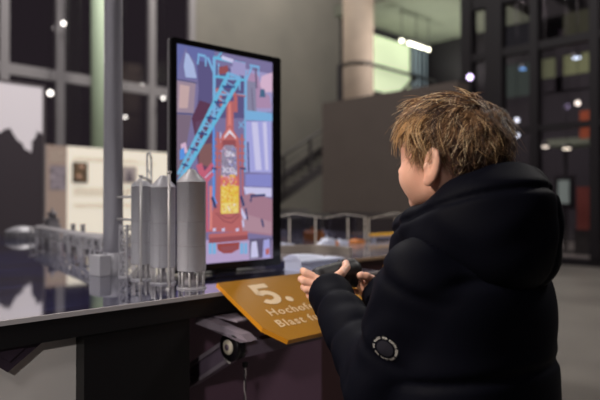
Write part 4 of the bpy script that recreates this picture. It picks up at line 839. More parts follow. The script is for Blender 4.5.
('orange',[(0.2,0.2296),(0.2054,0.2293),(0.2054,0.2242),(0.2,0.2244)]),
('gold',[(0.2164,0.2368),(0.2217,0.2365),(0.2217,0.2314),(0.2164,0.2316)]),
('pale_yellow',[(0.2006,0.2371),(0.2059,0.2368),(0.2059,0.2317),(0.2006,0.232)]),
('pale_yellow',[(0.1877,0.2655),(0.1929,0.2653),(0.1929,0.2602),(0.1877,0.2604)]),
('pale_yellow',[(0.1897,0.2363),(0.1949,0.2361),(0.1949,0.2309),(0.1897,0.2312)]),
('orange',[(0.2056,0.2533),(0.2109,0.2531),(0.2109,0.248),(0.2056,0.2482)]),
('pale_yellow',[(0.1847,0.2336),(0.1899,0.2333),(0.1899,0.2282),(0.1847,0.2285)]),
('pale_yellow',[(0.2116,0.255),(0.2169,0.2548),(0.2169,0.2496),(0.2116,0.2499)]),
('orange',[(0.2003,0.2512),(0.2056,0.251),(0.2056,0.2458),(0.2003,0.2461)]),
('orange',[(0.198,0.2405),(0.2033,0.2403),(0.2033,0.2352),(0.198,0.2354)]),
('pale_yellow',[(0.2154,0.2622),(0.2208,0.2619),(0.2208,0.2568),(0.2154,0.257)]),
('pale_yellow',[(0.1772,0.2264),(0.1824,0.2261),(0.1824,0.221),(0.1772,0.2213)]),
('pale_yellow',[(0.1887,0.2348),(0.194,0.2345),(0.194,0.2294),(0.1887,0.2297)]),
('gold',[(0.1843,0.2162),(0.1896,0.2159),(0.1896,0.2108),(0.1843,0.2111)]),
('gold',[(0.2277,0.2185),(0.2331,0.2182),(0.2331,0.213),(0.2277,0.2134)]),
('pale_yellow',[(0.1906,0.203),(0.1959,0.2027),(0.1959,0.1976),(0.1906,0.1979)]),
('pale_yellow',[(0.2204,0.1889),(0.2258,0.1886),(0.2258,0.1834),(0.2204,0.1838)]),
('gold',[(0.1892,0.2446),(0.1944,0.2443),(0.1944,0.2392),(0.1892,0.2395)]),
('orange',[(0.2111,0.2385),(0.2164,0.2383),(0.2164,0.2331),(0.2111,0.2334)]),
('orange',[(0.1782,0.231),(0.1834,0.2307),(0.1834,0.2256),(0.1782,0.2259)]),
('orange',[(0.209,0.2659),(0.2143,0.2656),(0.2143,0.2605),(0.209,0.2607)]),
('orange',[(0.2141,0.2647),(0.2194,0.2645),(0.2194,0.2593),(0.2141,0.2596)]),
('gold',[(0.2026,0.2509),(0.2079,0.2506),(0.2079,0.2455),(0.2026,0.2458)]),
('pale_yellow',[(0.1864,0.1882),(0.1916,0.1878),(0.1916,0.1827),(0.1864,0.1831)]),
('gold',[(0.1943,0.2277),(0.1996,0.2274),(0.1996,0.2223),(0.1943,0.2226)]),
('pale_yellow',[(0.1776,0.2116),(0.2383,0.2116),(0.2383,0.1792),(0.1776,0.1798)]),
('gold',[(0.2293,0.2107),(0.2347,0.2104),(0.2347,0.2052),(0.2293,0.2056)]),
('gold',[(0.2182,0.1953),(0.2236,0.195),(0.2236,0.1898),(0.2182,0.1902)]),
('gold',[(0.18,0.2041),(0.1852,0.2038),(0.1852,0.1987),(0.18,0.199)]),
('gold',[(0.1815,0.2017),(0.1867,0.2013),(0.1867,0.1962),(0.1815,0.1966)]),
('gold',[(0.2058,0.1916),(0.2111,0.1913),(0.2111,0.1862),(0.2058,0.1865)]),
('white',[(0.1849,0.1928),(0.1901,0.1924),(0.1901,0.1873),(0.1849,0.1877)]),
('gold',[(0.197,0.1876),(0.2023,0.1873),(0.2023,0.1821),(0.197,0.1825)]),
('gold',[(0.2283,0.2022),(0.2338,0.2019),(0.2338,0.1967),(0.2283,0.1971)]),
('white',[(0.2,0.2002),(0.2054,0.1999),(0.2054,0.1948),(0.2,0.1951)]),
('orange',[(0.2025,0.2047),(0.2078,0.2044),(0.2078,0.1992),(0.2025,0.1996)]),
('white',[(0.2041,0.1923),(0.2093,0.192),(0.2093,0.1868),(0.2041,0.1872)]),
('orange',[(0.2151,0.1872),(0.2204,0.1868),(0.2204,0.1817),(0.2151,0.182)]),
('orange',[(0.1837,0.1935),(0.1889,0.1932),(0.1889,0.1881),(0.1837,0.1884)]),
('white',[(0.2224,0.2092),(0.2277,0.2089),(0.2277,0.2037),(0.2224,0.2041)]),
('orange',[(0.2139,0.2091),(0.2192,0.2088),(0.2192,0.2036),(0.2139,0.204)]),
('orange',[(0.2095,0.191),(0.2148,0.1907),(0.2148,0.1855),(0.2095,0.1859)]),
('salmon',[(0.1518,0.4159),(0.1518,0.4099),(0.1739,0.4099),(0.1739,0.4159)]),
('salmon',[(0.2421,0.4223),(0.2421,0.4163),(0.2657,0.4164),(0.2657,0.4224)]),
('salmon',[(0.1518,0.3939),(0.1518,0.3879),(0.1739,0.3877),(0.1739,0.3937)]),
('salmon',[(0.2421,0.3996),(0.2421,0.3936),(0.2657,0.3935),(0.2657,0.3995)]),
('salmon',[(0.1519,0.3719),(0.1517,0.3659),(0.1738,0.3655),(0.174,0.3715)]),
('salmon',[(0.2421,0.3769),(0.2421,0.3709),(0.2657,0.3706),(0.2657,0.3766)]),
('salmon',[(0.1519,0.3499),(0.1517,0.3439),(0.1738,0.3433),(0.174,0.3493)]),
('salmon',[(0.2422,0.3542),(0.242,0.3482),(0.2656,0.3477),(0.2658,0.3537)]),
('salmon',[(0.1519,0.3278),(0.1517,0.3218),(0.1738,0.3211),(0.174,0.3271)]),
('salmon',[(0.2422,0.3315),(0.242,0.3255),(0.2656,0.3248),(0.2658,0.3308)]),
('salmon',[(0.1662,0.4357),(0.1592,0.4359),(0.1556,0.2211),(0.1626,0.2209)]),
('salmon',[(0.2573,0.4365),(0.2503,0.4363),(0.2542,0.2344),(0.2612,0.2346)]),
('sky',[(0.2434,0.476),(0.2408,0.473),(0.2604,0.4551),(0.263,0.4581)]),
('sky',[(0.2633,0.4783),(0.2601,0.4807),(0.2405,0.4562),(0.2437,0.4538)]),
('pink_deep',[(0.1048,0.3358),(0.0842,0.3278),(0.0983,0.2912),(0.1189,0.2992)]),
('pink_deep',[(0.0998,0.2935),(0.1104,0.2843),(0.1498,0.3294),(0.1392,0.3386)]),
('pink_deep',[(0.1073,0.2786),(0.1171,0.2686),(0.1494,0.3007),(0.1396,0.3107)]),
('pink_deep',[(0.1258,0.2956),(0.1128,0.2954),(0.1164,0.1211),(0.1294,0.1213)]),
('white_lilac',[(0.1148,0.2903),(0.1168,0.2881),(0.1455,0.314),(0.1435,0.3162)]),
('salmon_light',[(0.1422,0.2648),(0.1322,0.2648),(0.1322,0.1271),(0.1422,0.1271)]),
('navy',[(0.1413,0.3243),(0.1405,0.3183),(0.1587,0.3158),(0.1595,0.3218)]),
('navy',[(0.2463,0.3284),(0.2457,0.3224),(0.2693,0.32),(0.2699,0.326)]),
('navy',[(0.2805,0.4121),(0.2745,0.4119),(0.2785,0.3135),(0.2845,0.3137)]),
('navy',[(0.1451,0.2321),(0.1367,0.2287),(0.1512,0.1941),(0.1596,0.1975)]),
('blue_bright',[(0.1468,0.2409),(0.1422,0.2387),(0.1568,0.2073),(0.1614,0.2095)]),
('navy',[(0.2546,0.2361),(0.2452,0.2327),(0.257,0.2001),(0.2664,0.2035)]),
('salmon_dark',[(0.1567,0.1816),(0.1541,0.1786),(0.1837,0.1528),(0.1863,0.1558)]),
('salmon_dark',[(0.1855,0.1562),(0.1845,0.1524),(0.2147,0.1454),(0.2157,0.1492)]),
('salmon_dark',[(0.2139,0.1488),(0.2165,0.1458),(0.2473,0.1711),(0.2447,0.1741)]),
('salmon_dark',[(0.1675,0.1817),(0.1653,0.1783),(0.1914,0.162),(0.1936,0.1654)]),
('salmon_dark',[(0.1925,0.1657),(0.1925,0.1617),(0.2152,0.1614),(0.2152,0.1654)]),
('salmon_dark',[(0.2141,0.1651),(0.2163,0.1617),(0.2394,0.1775),(0.2372,0.1809)]),
('white_lilac',[(0.1445,0.1315),(0.1554,0.1328),(0.1554,0.1234),(0.1445,0.1221)]),
('white_lilac',[(0.1776,0.1306),(0.1887,0.1319),(0.1887,0.1224),(0.1776,0.1211)]),
('white_lilac',[(0.2305,0.1292),(0.2421,0.1305),(0.2421,0.1208),(0.2305,0.1195)]),
('salmon_dark',[(0.13,0.1085),(0.2775,0.1131),(0.2775,0.0901),(0.13,0.0851)]),
('salmon',[(0.13,0.1148),(0.2775,0.1197),(0.2775,0.1065),(0.13,0.1023)]),
('brick',[(0.1591,0.0823),(0.246,0.0849),(0.2421,0.0623),(0.2152,0.0508),(0.185,0.0509),(0.1627,0.0631)]),
('salmon_dark',[(0.1702,0.0723),(0.2383,0.0755),(0.2305,0.0597),(0.185,0.0556)]),
('sky',[(0.1414,0.0864),(0.1294,0.0864),(0.1294,0.052),(0.1414,0.052)]),
('sky',[(0.156,0.0858),(0.144,0.0858),(0.144,0.0512),(0.156,0.0512)]),
('sky',[(0.2598,0.0813),(0.2478,0.0813),(0.2478,0.0455),(0.2598,0.0455)]),
('sky',[(0.2756,0.0806),(0.2636,0.0806),(0.2636,0.0446),(0.2756,0.0446)]),
('cyan',[(0.2099,0.6246),(0.1977,0.6314),(0.0195,0.3019),(0.0256,0.2951)]),
('cyan',[(0.2519,0.6108),(0.2401,0.6184),(0.0203,0.2785),(0.0321,0.2709)]),
('sky',[(0.2009,0.6324),(0.1991,0.6226),(0.249,0.6135),(0.2508,0.6233)]),
('sky',[(0.2046,0.6304),(0.203,0.6256),(0.2452,0.6122),(0.2468,0.617)]),
('sky',[(0.2463,0.6116),(0.2457,0.6176),(0.1929,0.6122),(0.1935,0.6062)]),
('sky',[(0.1896,0.6034),(0.1878,0.5988),(0.2269,0.5842),(0.2287,0.5888)]),
('deep_blue',[(0.228,0.5835),(0.2276,0.5895),(0.1781,0.5854),(0.1785,0.5794)]),
('sky',[(0.1749,0.5768),(0.1729,0.5722),(0.2089,0.5565),(0.2109,0.5611)]),
('sky',[(0.2101,0.5558),(0.2097,0.5618),(0.1633,0.559),(0.1637,0.553)]),
('sky',[(0.1602,0.5503),(0.158,0.5459),(0.1911,0.5292),(0.1933,0.5336)]),
('deep_blue',[(0.1923,0.5284),(0.1921,0.5344),(0.1488,0.5328),(0.149,0.5268)]),
('sky',[(0.1458,0.5242),(0.1432,0.5198),(0.1734,0.5021),(0.176,0.5065)]),
('sky',[(0.1747,0.5013),(0.1747,0.5073),(0.1343,0.5069),(0.1343,0.5009)]),
('sky',[(0.1314,0.4983),(0.1286,0.4941),(0.156,0.4755),(0.1588,0.4797)]),
('deep_blue',[(0.1574,0.4746),(0.1574,0.4806),(0.12,0.4812),(0.12,0.4752)]),
('sky',[(0.1173,0.4726),(0.1143,0.4686),(0.1389,0.4492),(0.1419,0.4532)]),
('sky',[(0.1403,0.4482),(0.1405,0.4542),(0.1059,0.4558),(0.1057,0.4498)]),
('sky',[(0.1033,0.4471),(0.0999,0.4435),(0.1217,0.4233),(0.1251,0.4269)]),
('deep_blue',[(0.1232,0.4221),(0.1236,0.4281),(0.092,0.4307),(0.0916,0.4247)]),
('sky',[(0.0894,0.4219),(0.0858,0.4185),(0.1049,0.3976),(0.1085,0.401)]),
('sky',[(0.1063,0.3963),(0.1071,0.4023),(0.0783,0.4058),(0.0775,0.3998)]),
('sky',[(0.0756,0.3969),(0.0716,0.3939),(0.0883,0.3723),(0.0923,0.3753)]),
('deep_blue',[(0.0898,0.3708),(0.0908,0.3768),(0.0645,0.3812),(0.0635,0.3752)]),
('sky',[(0.062,0.3721),(0.0578,0.3695),(0.0718,0.3473),(0.076,0.3499)]),
('sky',[(0.0733,0.3457),(0.0745,0.3515),(0.051,0.3567),(0.0498,0.3509)]),
('sky',[(0.0485,0.3476),(0.0441,0.3454),(0.0556,0.3225),(0.06,0.3247)]),
('deep_blue',[(0.057,0.3207),(0.0586,0.3265),(0.0377,0.3325),(0.0361,0.3267)]),
('sky',[(0.0351,0.3233),(0.0305,0.3215),(0.0396,0.2981),(0.0442,0.2999)]),
('sky',[(0.0409,0.2962),(0.0429,0.3018),(0.0245,0.3085),(0.0225,0.3029)]),
]

PAL = {k: tuple(int(.80*a+.20*b) for a, b in zip(v, (128, 120, 150))) for k, v in PAL.items()}
names = sorted(PAL); smats = [emis('screen_'+n_, PAL[n_], 1.0) for n_ in names]
s = thing('display_screen', 'tall black-framed upright screen showing a red blast furnace cutaway and a blue lattice bridge', 'screen', (.948, 1.505, .81), rz=-.0852)
f = MB(); W_, H_ = .414, .709
# bezel ring with rounded corners
def rr(w, h, r, x0=0, z0=0, n=6):
    P = []
    for cx, cz, a0 in ((w-r, h-r, 0), (r, h-r, PI/2), (r, r, PI), (w-r, r, 1.5*PI)):
        for k in range(n+1): a = a0+PI/2*k/n; P.append((x0+cx+r*math.cos(a), z0+cz+r*math.sin(a)))
    return P
out = rr(W_, H_, .008); inn = rr(.361, .672, .0015, .019, .020)
n = len(out); vs = [(x, 0, z) for x, z in out]+[(x, 0, z) for x, z in inn]+[(x, .003, z) for x, z in inn]+[(x, .012, z) for x, z in out]
fs = [(i, (i+1) % n, n+(i+1) % n, n+i) for i in range(n)]+[(n+i, n+(i+1) % n, 2*n+(i+1) % n, 2*n+i) for i in range(n)]+[(i, 3*n+i, 3*n+(i+1) % n, (i+1) % n) for i in range(n)]+[tuple(range(2*n, 3*n)), tuple(range(3*n, 4*n))]
f.add(vs, fs); f.build('bezel', mat('bezel_black', (8, 7, 9), .25), s)
MB().prism([(x, .012, z) for x, z in rr(W_, H_, .008)], (0, .014, 0)).prism([(x, .026, z) for x, z in rr(.30, .55, .02, .05, .08)], (0, .02, 0)).build('casing', mat('casing_grey', (128, 124, 128), .4, metal=.4), s)
m_ = MB()
for i, (c_, P) in enumerate(SCREEN):
    m_.mi = names.index(c_); y = .0026-(i+1)*5e-6; m_.add([(a, y, b) for a, b in P], [tuple(range(len(P)))])
m_.build('picture', smats, s, recalc=False)
for body, sz, x, z in (('2Fe', .022, .2075, .3615), ('+', .022, .2075, .3365), ('3CO₂', .022, .2065, .3095)):
    me = text_mesh(body, sz, 0, .0006, align='CENTER'); me.materials.append(smats[names.index('white')])
    o = bpy.data.objects.new('screen_text', me); C.objects.link(o); o.parent = s; o.rotation_euler = (PI/2, 0, 0); o.location = (x, -.0002+.0005, z)
MB().box(.16, .24, .012, .04, -.0085, 0).box(.08, .32, .0, .10, -.0101, -.0085).build('foot', BLK, s)
# ================================================================ ORANGE SIGN PANEL
s = thing('sign_panel', 'amber yellow slanted sign panel on the table edge reading 5. Hochofen Blast furnace', 'sign', (.884, 1.175, .812))
AMB = mat('amber_panel', (160, 110, 14), .28, coat=.5); AME = mat('amber_edge', (200, 132, 30), .4)
sl = math.atan(.494)
def pp(a, q, up=0):   # panel coordinates -> local
    return (a, -q*math.cos(sl)-up*math.sin(sl), -q*math.sin(sl)+up*math.cos(sl))
out = [(-.0, -.018), (.493, -.018), (.493, .20), (.465, .234), (.033, .234), (.0, .176)]
n = len(out); vs = [pp(a, q, 0) for a, q in out]+[pp(a, q, -.012) for a, q in out]
m_ = MB(); m_.add(vs, [tuple(range(n))]); m_.mi = 1; m_.add(vs, [tuple(range(2*n-1, n-1, -1))]+[(i, n+i, n+(i+1) % n, (i+1) % n) for i in range(n)])
m_.build('panel', [AMB, AME], s)
LET = mat('sign_lettering', (214, 188, 152), .4)
def ptext(body, size, a, q, bold=0, sp=1, sx=1):
    me = text_mesh(body, size, .0002, bold, sp); me.materials.append(LET)
    for v in me.vertices: v.co = Vector(pp(a+v.co.x*sx, q-v.co.y, .0005+v.co.z))
    o = bpy.data.objects.new('lettering', me); C.objects.link(o); o.parent = s
ptext('Hochofen', .0385, .053, .1420, .0003, 1.18, 1.02); ptext('Blast furnace', .0385, .046, .1865, .0003, 1.2, 1.0)
# heavy geometric numeral 5 and full stop
five = [(.000, .0), (.070, .0), (.070, .020), (.024, .020), (.024, .034)]
five += [(.040+.032*math.cos(a), .062+.030*math.sin(a)) for a in [-PI*.62+PI*1.46*k/14 for k in range(15)]]
m_ = MB()
def strip(P, Q):
    n_ = len(P); v_ = [pp(.073+a, .010+q, .0009) for a, q in P]+[pp(.073+a, .010+q, .0009) for a, q in Q]
    m_.add(v_, [(i, i+1, n_+i+1, n_+i) for i in range(n_-1)])
strip([(.004, 0), (.062, 0)], [(.004, .019), (.062, .019)]); strip([(.004, .019), (.022, .019)], [(.001, .045), (.019, .045)])
angs = [-PI*.80+PI*1.62*k/18 for k in range(19)]
strip([(.030+.036*math.cos(a), .060+.031*math.sin(a)) for a in angs], [(.030+.015*math.cos(a), .060+.012*math.sin(a)) for a in angs])
m_.add([pp(.073+.087+.0115*math.cos(a), .010+.079+.0115*math.sin(a), .0009) for a in [2*PI*k/20 for k in range(20)]], [tuple(range(20))])
m_.build('numeral', LET, s, recalc=False)
MB().add([pp(.08, .20, -.012), pp(.17, .20, -.012), pp(.17, .225, -.012), pp(.08, .225, -.012), pp(.08, .20, -.020), pp(.17, .20, -.020), pp(.17, .225, -.020), pp(.08, .225, -.020)],
         [(0, 1, 2, 3), (7, 6, 5, 4), (0, 4, 5, 1), (1, 5, 6, 2), (2, 6, 7, 3), (3, 7, 4, 0)]).build('cable_clip', BLK, s)
o = thing('sign_panel', 'small amber panel end at the right corner of the black table', 'sign', (1.56, 1.17, .70))
MB().box(-.018, .05, -.012, .0, 0, .118).build('panel', AMB, o)
# ================================================================ PIVOT ARM UNDER THE PANEL
ARM = mat('arm_grey', (150, 138, 150), .5, metal=0); ARD = mat('arm_dark', (122, 106, 124), .45)
s = thing('pivot_arm', 'dark metal pivot arm with a round white capped wheel under the amber sign panel', 'bracket', (.90, 1.15, .665))
MB().prism([(0.02, .225, -.105), (.02, .205, -.150), (.02, -.02, -.02), (.02, .01, .022)], (.018, 0, 0)).build('arm', ARD, s)
MB().bar((.014, .222, -.100), (.014, .01, .024), .008, .010).bar((.014, .208, -.148), (.014, -.01, -.016), .006, .010).build('arm_edge', ARM, s)
MB().prism([(-.06, .07, .055), (-.06, .07, .078), (.0, -.035, .035), (.01, -.05, .018), (-.01, -.05, .018)], (.03, 0, 0)).build('bracket_plate', ARM, s)
MB().prism([(-.045, .11, .078), (.09, .11, .078), (.09, -.02, .062), (-.0, -.02, .062)], (0, 0, .004)).build('mount_plate', ARM, s)
MB().box(.015, .62, -.015, .02, -.03, .005).build('cross_tube', ARD, s)
MB().lathe([(.034, .0), (.036, .002), (.036, .008), (.033, .010), (.033, .018), (.036, .020), (.036, .026), (.02, .028)], (-.012, 0, 0), 40, 'x').build('wheel', mat('rubber_black', (18, 16, 20), .35), s)
cap = MB().lathe([(.0001, -.0045), (.006, -.0045), (.015, -.0042), (.0185, -.0025), (.019, .001)], (-.012, 0, 0), 32, 'x').build('hub_cap', mat('cap_cream', (216, 206, 186), .35), s)
MB().lathe([(.0001, -.008), (.0035, -.0075), (.0035, -.004)], (-.012, 0, 0), 6, 'x').lathe([(.007, -.0052), (.0078, -.0052), (.0078, -.004)], (-.012, 0, 0), 24, 'x').build('bolt', ARD, cap)
for y, z in ((.205, -.12), (.02, .022)): MB().lathe([(.0001, -.004), (.005, -.003), (.006, .0), (.006, .012)], (.012, y, z), 16, 'x').build('bolt', ARD, s)
MB().prism([(-.012, -.0, -.030), (-.012, .022, -.028), (-.012, -.002, -.041)], (.006, 0, 0)).build('tag_corner', mat('white_tag', (200, 194, 190), .5), s)
# cable: two twisted strands
m_ = []
o = thing('hanging_cable', 'thin beaded cable hanging down beside the white capped wheel', 'cable', (.921, 1.125, .615))
for k in range(2):
    P = []
    for i in range(140):
        u = i/139; a = u*58+k*PI; cx = -.02*u*u; P.append((cx+.0022*math.cos(a), .0022*math.sin(a)+.0, -u*.60+.01))
    MB().tube(P, .0016, 6).build('strand', mat('cable_light', (170, 160, 160), .4) if k else mat('cable_dark', (52, 46, 50), .5), o)
MB().box(-.005, .005, -.005, .005, 0, .012).build('cable_clamp', BLK, o)
# ================================================================ THE BOY
SKIN = mat('skin', (224, 176, 154), .5, noise=(14, (212, 158, 136), 3, (1, 1, 1)))
SKIN.node_tree.nodes['Principled BSDF'].inputs['Subsurface Weight'].default_value = .12
SKIN.node_tree.nodes['Principled BSDF'].inputs['Subsurface Radius'].default_value = (.01, .004, .002)
LIP = mat('lips', (202, 128, 114), .45)
NAVY = mat('navy_shell', (10, 11, 20), .65, bump=(420, .05), spec=.06); NAVY2 = mat('navy_shell_lining', (20, 22, 34), .7)
boy = thing('person', 'child with tousled dark blond hair in a navy hooded puffer jacket, holding a dark controller', 'person', (.90, .50, 0))
HC = np.array((.881, .524, 1.10)); HR = rotz(math.radians(3))
def head_local(P): return (P-HC)@HR
def head_sdf(P):
    q = head_local(P); a = q.copy(); a[:, 0] = np.abs(a[:, 0])
    d = ell(q, (0, -.005, .021), (.0695, .086, .077))
    d = sm(d, ell(q, (0, .030, -.020), (.056, .056, .066)), .025)
    d = sm(d, cone(a, (.022, .045, -.062), (.040, -.0, -.050), .020, .020), .022)      # jaw
    d = sm(d, ell(q, (0, .064, -.078), (.019, .015, .014)), .016)                   # chin
    d = sm(d, ell(a, (.032, .052, -.036), (.024, .026, .024)), .02)                 # cheeks
    d = sm(d, cone(a, (.008, .079, .013), (.034, .069, .014), .008, .006), .012)     # brow
    d = smsub(d, ell(a, (.030, .092, -.001), (.014, .014, .009)), .010)              # sockets
    lid = np.maximum(ell(a, (.030, .0675, -.001), (.0135, .0135, .0135)), -ell(a, (.030, .0815, -.0015), (.0120, .012, .0050)))
    d = sm(d, lid, .002)
    d = sm(d, cone(q, (0, .080, .006), (0, .098, -.022), .006, .0075), .008)        # nose
    d = sm(d, ell(a, (.007, .089, -.026), (.006, .007, .005)), .005)
    d = sm(d, cone(a, (0, .0845, -.0450), (.017, .0765, -.0475), .0042, .0024), .004)    # upper lip
    d = sm(d, cone(a, (0, .0835, -.0530), (.014, .0765, -.0510), .0044, .0026), .004)    # lower lip
    # neck
    d = sm(d, cone(q, (0, -.018, -.050), (0, -.035, -.150), .045, .050), .02)
    # ears
    e = q.copy(); e[:, 0] = a[:, 0]
    Re = rotz(.38)@rotx(.18)
    ear = ell(e, (.0745, -.005, -.019), (.0075, .0185, .030), Re)
    ear = smsub(ear, ell(e, (.0815, -.0005, -.015), (.0060, .0105, .0185), Re), .004)
    ear = sm(ear, ell(e, (.0735, .007, -.021), (.0045, .004, .006), Re), .003)
    ear = sm(ear, ell(e, (.0725, .003, -.044), (.0050, .009, .009)), .005)
    return sm(d, ear, .006)
HANDS = []
def hand(W, PC, PR, fingers, thumb):           # wrist, palm centre, palm radii + rotation, finger chains, thumb chain
    HANDS.append((W, PC, PR, fingers, thumb))
def fing(P, chain, r0, r1):
    n = len(chain)-1; d = None
    for i in range(n):
        a = r0+(r1-r0)*i/n; b = r0+(r1-r0)*(i+1)/n; c_ = cone(P, chain[i], chain[i+1], a, b)
        d = c_ if d is None else sm(d, c_, .002)
    return d
# left hand: fingers wrap the left end of the controller from below, thumb on its near top
LW = (.912, .832, .828); RW = (1.055, .800, .812)
hand(LW, (.934, .868, .838), (.017, .030, .026), [
    [(0.932, .885, .856), (0.917, .910, .866), (0.931, .931, .868), (0.953, .930, .860)],
    [(0.929, .887, .842), (0.913, .910, .848), (0.926, .933, .850), (0.950, .933, .844)],
    [(0.929, .884, .828), (0.915, .905, .830), (0.927, .926, .832), (0.949, .926, .830)],
    [(0.932, .878, .815), (0.921, .897, .813), (0.930, .913, .815), (0.948, .914, .818)]],
    [(.925, .852, .850), (.962, .845, .866), (.992, .856, .877), (1.002, .866, .884)])

hand(RW, (1.049, .838, .832), (.020, .030, .022), [
    [(1.055, .862, .850), (1.069, .888, .862), (1.055, .906, .866), (1.037, .900, .862)],
    [(1.058, .862, .836), (1.073, .888, .844), (1.059, .908, .848), (1.039, .904, .846)],
    [(1.057, .860, .822), (1.071, .884, .828), (1.058, .902, .831), (1.039, .899, .831)],
    [(1.053, .854, .810), (1.065, .874, .812), (1.055, .890, .814), (1.039, .889, .817)]],
    [(1.045, .828, .842), (1.037, .820, .850), (1.024, .824, .857), (1.012, .832, .859)])
def hands_sdf(P):
    d = None
    for W, PC, PR, F4, T in HANDS:
        ax = np.array(PC)-np.array(W); yaw = math.atan2(-ax[0], ax[1])
        h = ell(P, PC, (PR[0], PR[1], PR[2]), rotz(yaw))
        h = sm(h, cone(P, W, np.array(PC)-ax*.2, .0185, .018), .012)
        for i, ch in enumerate(F4):
            h = sm(h, cone(P, PC, ch[0], .011, .0095), .006)
            r = (.0088, .0088, .0083, .0074)[i]; h = sm(h, fing(P, ch, r, r*.80), .003)
        h = sm(h, fing(P, T, .0105, .0085), .006)
        d = h if d is None else np.minimum(d, h)
    return d
SHL, ELL, SHR, ELR = (.788, .520, .895), (.792, .600, .706), (1.015, .515, .900), (1.065, .620, .705)
def body_sdf(P):
    d = head_sdf(P)
    t = cone(P, (.90, .50, .62), (.90, .495, .80), .085, .095)
    t = sm(t, ell(P, (.90, .500, .86), (.125, .075, .085)), .04)
    t = sm(t, ell(P, (.90, .50, .56), (.11, .085, .08)), .04)
    d = sm(d, t, .03)
    d = sm(d, cone(P, (.884, .492, .96), (.895, .498, .90), .046, .06), .03)
    for S_, E_, W_ in ((SHL, ELL, LW), (SHR, ELR, RW)):
        a = sm(cone(P, S_, E_, .036, .029), cone(P, E_, W_, .029, .019), .01); d = sm(d, a, .025)
    for s_ in (-1, 1):
        l = sm(cone(P, (.90+s_*.06, .50, .54), (.90+s_*.072, .515, .30), .058, .042), cone(P, (.90+s_*.072, .515, .30), (.90+s_*.075, .49, .06), .042, .027), .012)
        l = sm(l, cone(P, (.90+s_*.075, .485, .045), (.90+s_*.082, .575, .025), .024, .018), .015); d = sm(d, l, .02)
    return sm(d, hands_sdf(P), .006)
def skin_mat(c):
    q = head_local(c); x = np.abs(q[:, 0])
    lip = (q[:, 1] > .0755) & (x < .0175) & (np.abs(q[:, 2]+.0490) < .0075-.28*x)
    return lip.astype(int)
body = surface('body', body_sdf, (.68, .38, -.01), (1.15, .98, 1.22), .0028, [SKIN, LIP], boy, matfn=skin_mat)
def hl(p): return HC+np.array(p)@HR.T
for sx in (-1, 1):
    c_ = hl((sx*.030, .0680, -.001))
    e = MB().lathe([(.0001, .0115)]+[(.0115*math.sin(a), .0115*math.cos(a)) for a in [PI*i/12 for i in range(1, 12)]]+[(.0001, -.0115)], tuple(c_), 20).build('eyeball', mat('eye_white', (226, 220, 214), .2), boy)
    f_ = np.array((0, 1, 0.))@HR.T; c2 = c_+f_*.0098; ir = MB(); w1 = np.array((1., 0, 0))@HR.T
    pts = lambda r: [tuple(c2+w1*r*math.cos(a)+np.array((0, 0, 1.))*r*math.sin(a)) for a in [2*PI*k/16 for k in range(16)]]
    A_ = pts(.0060); ir.add(A_+[tuple(c2+f_*.0022)], [(k, (k+1) % 16, 16) for k in range(16)], True); ir.build('iris', mat('iris_blue', (60, 78, 96), .2), e)
    b_ = MB(); b_.tube([tuple(hl((sx*x, y, z))) for x, y, z in ((.014, .0855, .0185), (.028, .0835, .022), (.042, .072, .018))], [.0018, .0024, .0012], 6); b_.build('eyebrow', mat('brow_hair', (128, 96, 66), .8), boy)
# finger nails on the two thumbs
for T, up in ((HANDS[0][4], (-.1, -.35, .9)), (HANDS[1][4], (0, -.5, .8))):
    a, b_ = Vector(T[-2]), Vector(T[-1]); dr = (b_-a).normalized(); u = Vector(up); u = (u-dr*u.dot(dr)).normalized(); w = dr.cross(u)
    m_ = MB(); R_ = .0082; vs = []
    for i in range(5):
        for j in range(7):
            an = -.75+1.5*j/6; rr_ = R_+.0009-(.0006 if i in (0, 4) else 0); vs.append(a.lerp(b_, .45+.75*i/4)+u*rr_*math.cos(an)*.97+w*rr_*math.sin(an)*(.8 if i in (0, 4) else 1))
    m_.add(vs, [(i*7+j, i*7+j+1, i*7+7+j+1, i*7+7+j) for i in range(4) for j in range(6)], True); m_.build('thumbnail', mat('nail', (226, 176, 158), .3), boy, recalc=False)
# ---------------------------------------------------------------- jacket
def wr(P, s, a):                                 # soft cloth wrinkles
    return a*(np.sin(P[:, 0]*s+1.7*np.sin(P[:, 2]*s*.6)+P[:, 1]*s*.5)*np.sin(P[:, 2]*s*.9+1.3*np.sin(P[:, 1]*s*.7)+1))
def groove(t, sp, w, dep): m_ = np.abs((t/sp+.5) % 1-.5)*sp; return dep*np.exp(-(m_/w)**2)
def sleeve_sdf(P, S_, E_, W_, r=(.073, .066, .063, .045)):
    S_ = np.array(S_); E_ = np.array(E_); W_ = np.array(W_)
    u = (P-S_)@(E_-S_)/np.linalg.norm(E_-S_); v = (P-E_)@(W_-E_)/np.linalg.norm(W_-E_)
    a = cone(P, S_, E_, r[0], r[1])+groove(u, .12, .010, .005); b = cone(P, E_, W_, r[2], r[3])+groove(v-.02, .11, .010, .004)
    d = sm(a, b, .025)
    # creases inside the elbow
    return d+wr(P, 62, .0022)
def cut(P, d, W_, E_, off):                       # open the cuff: flat end beyond the wrist
    W_ = np.array(W_); E_ = np.array(E_); ax = (W_-E_)/np.linalg.norm(W_-E_)
    return np.where((P-W_)@ax > -.06, np.maximum(d, ((P-W_)@ax)-off), d)
def torso_sdf(P):
    z = P[:, 2]
    t = cone(P*np.array((1, 1.22, 1)), (.90, .50*1.22, .56), (.90, .50*1.22, .80), .178, .160)
    t = sm(t, ell(P, (.90, .50, .87), (.155, .115, .085)), .05)
    t = np.maximum(t, .46-z)
    t = t+groove(z-.748+.16*(P[:, 1]-.5)+.25*np.abs(P[:, 0]-.9)*0, .145, .009, .007)+wr(P, 34, .0025)
    return t
def neck_hole(P): return cone(P, (.884, .50, .93), (.884, .520, 1.12), .052, .056)
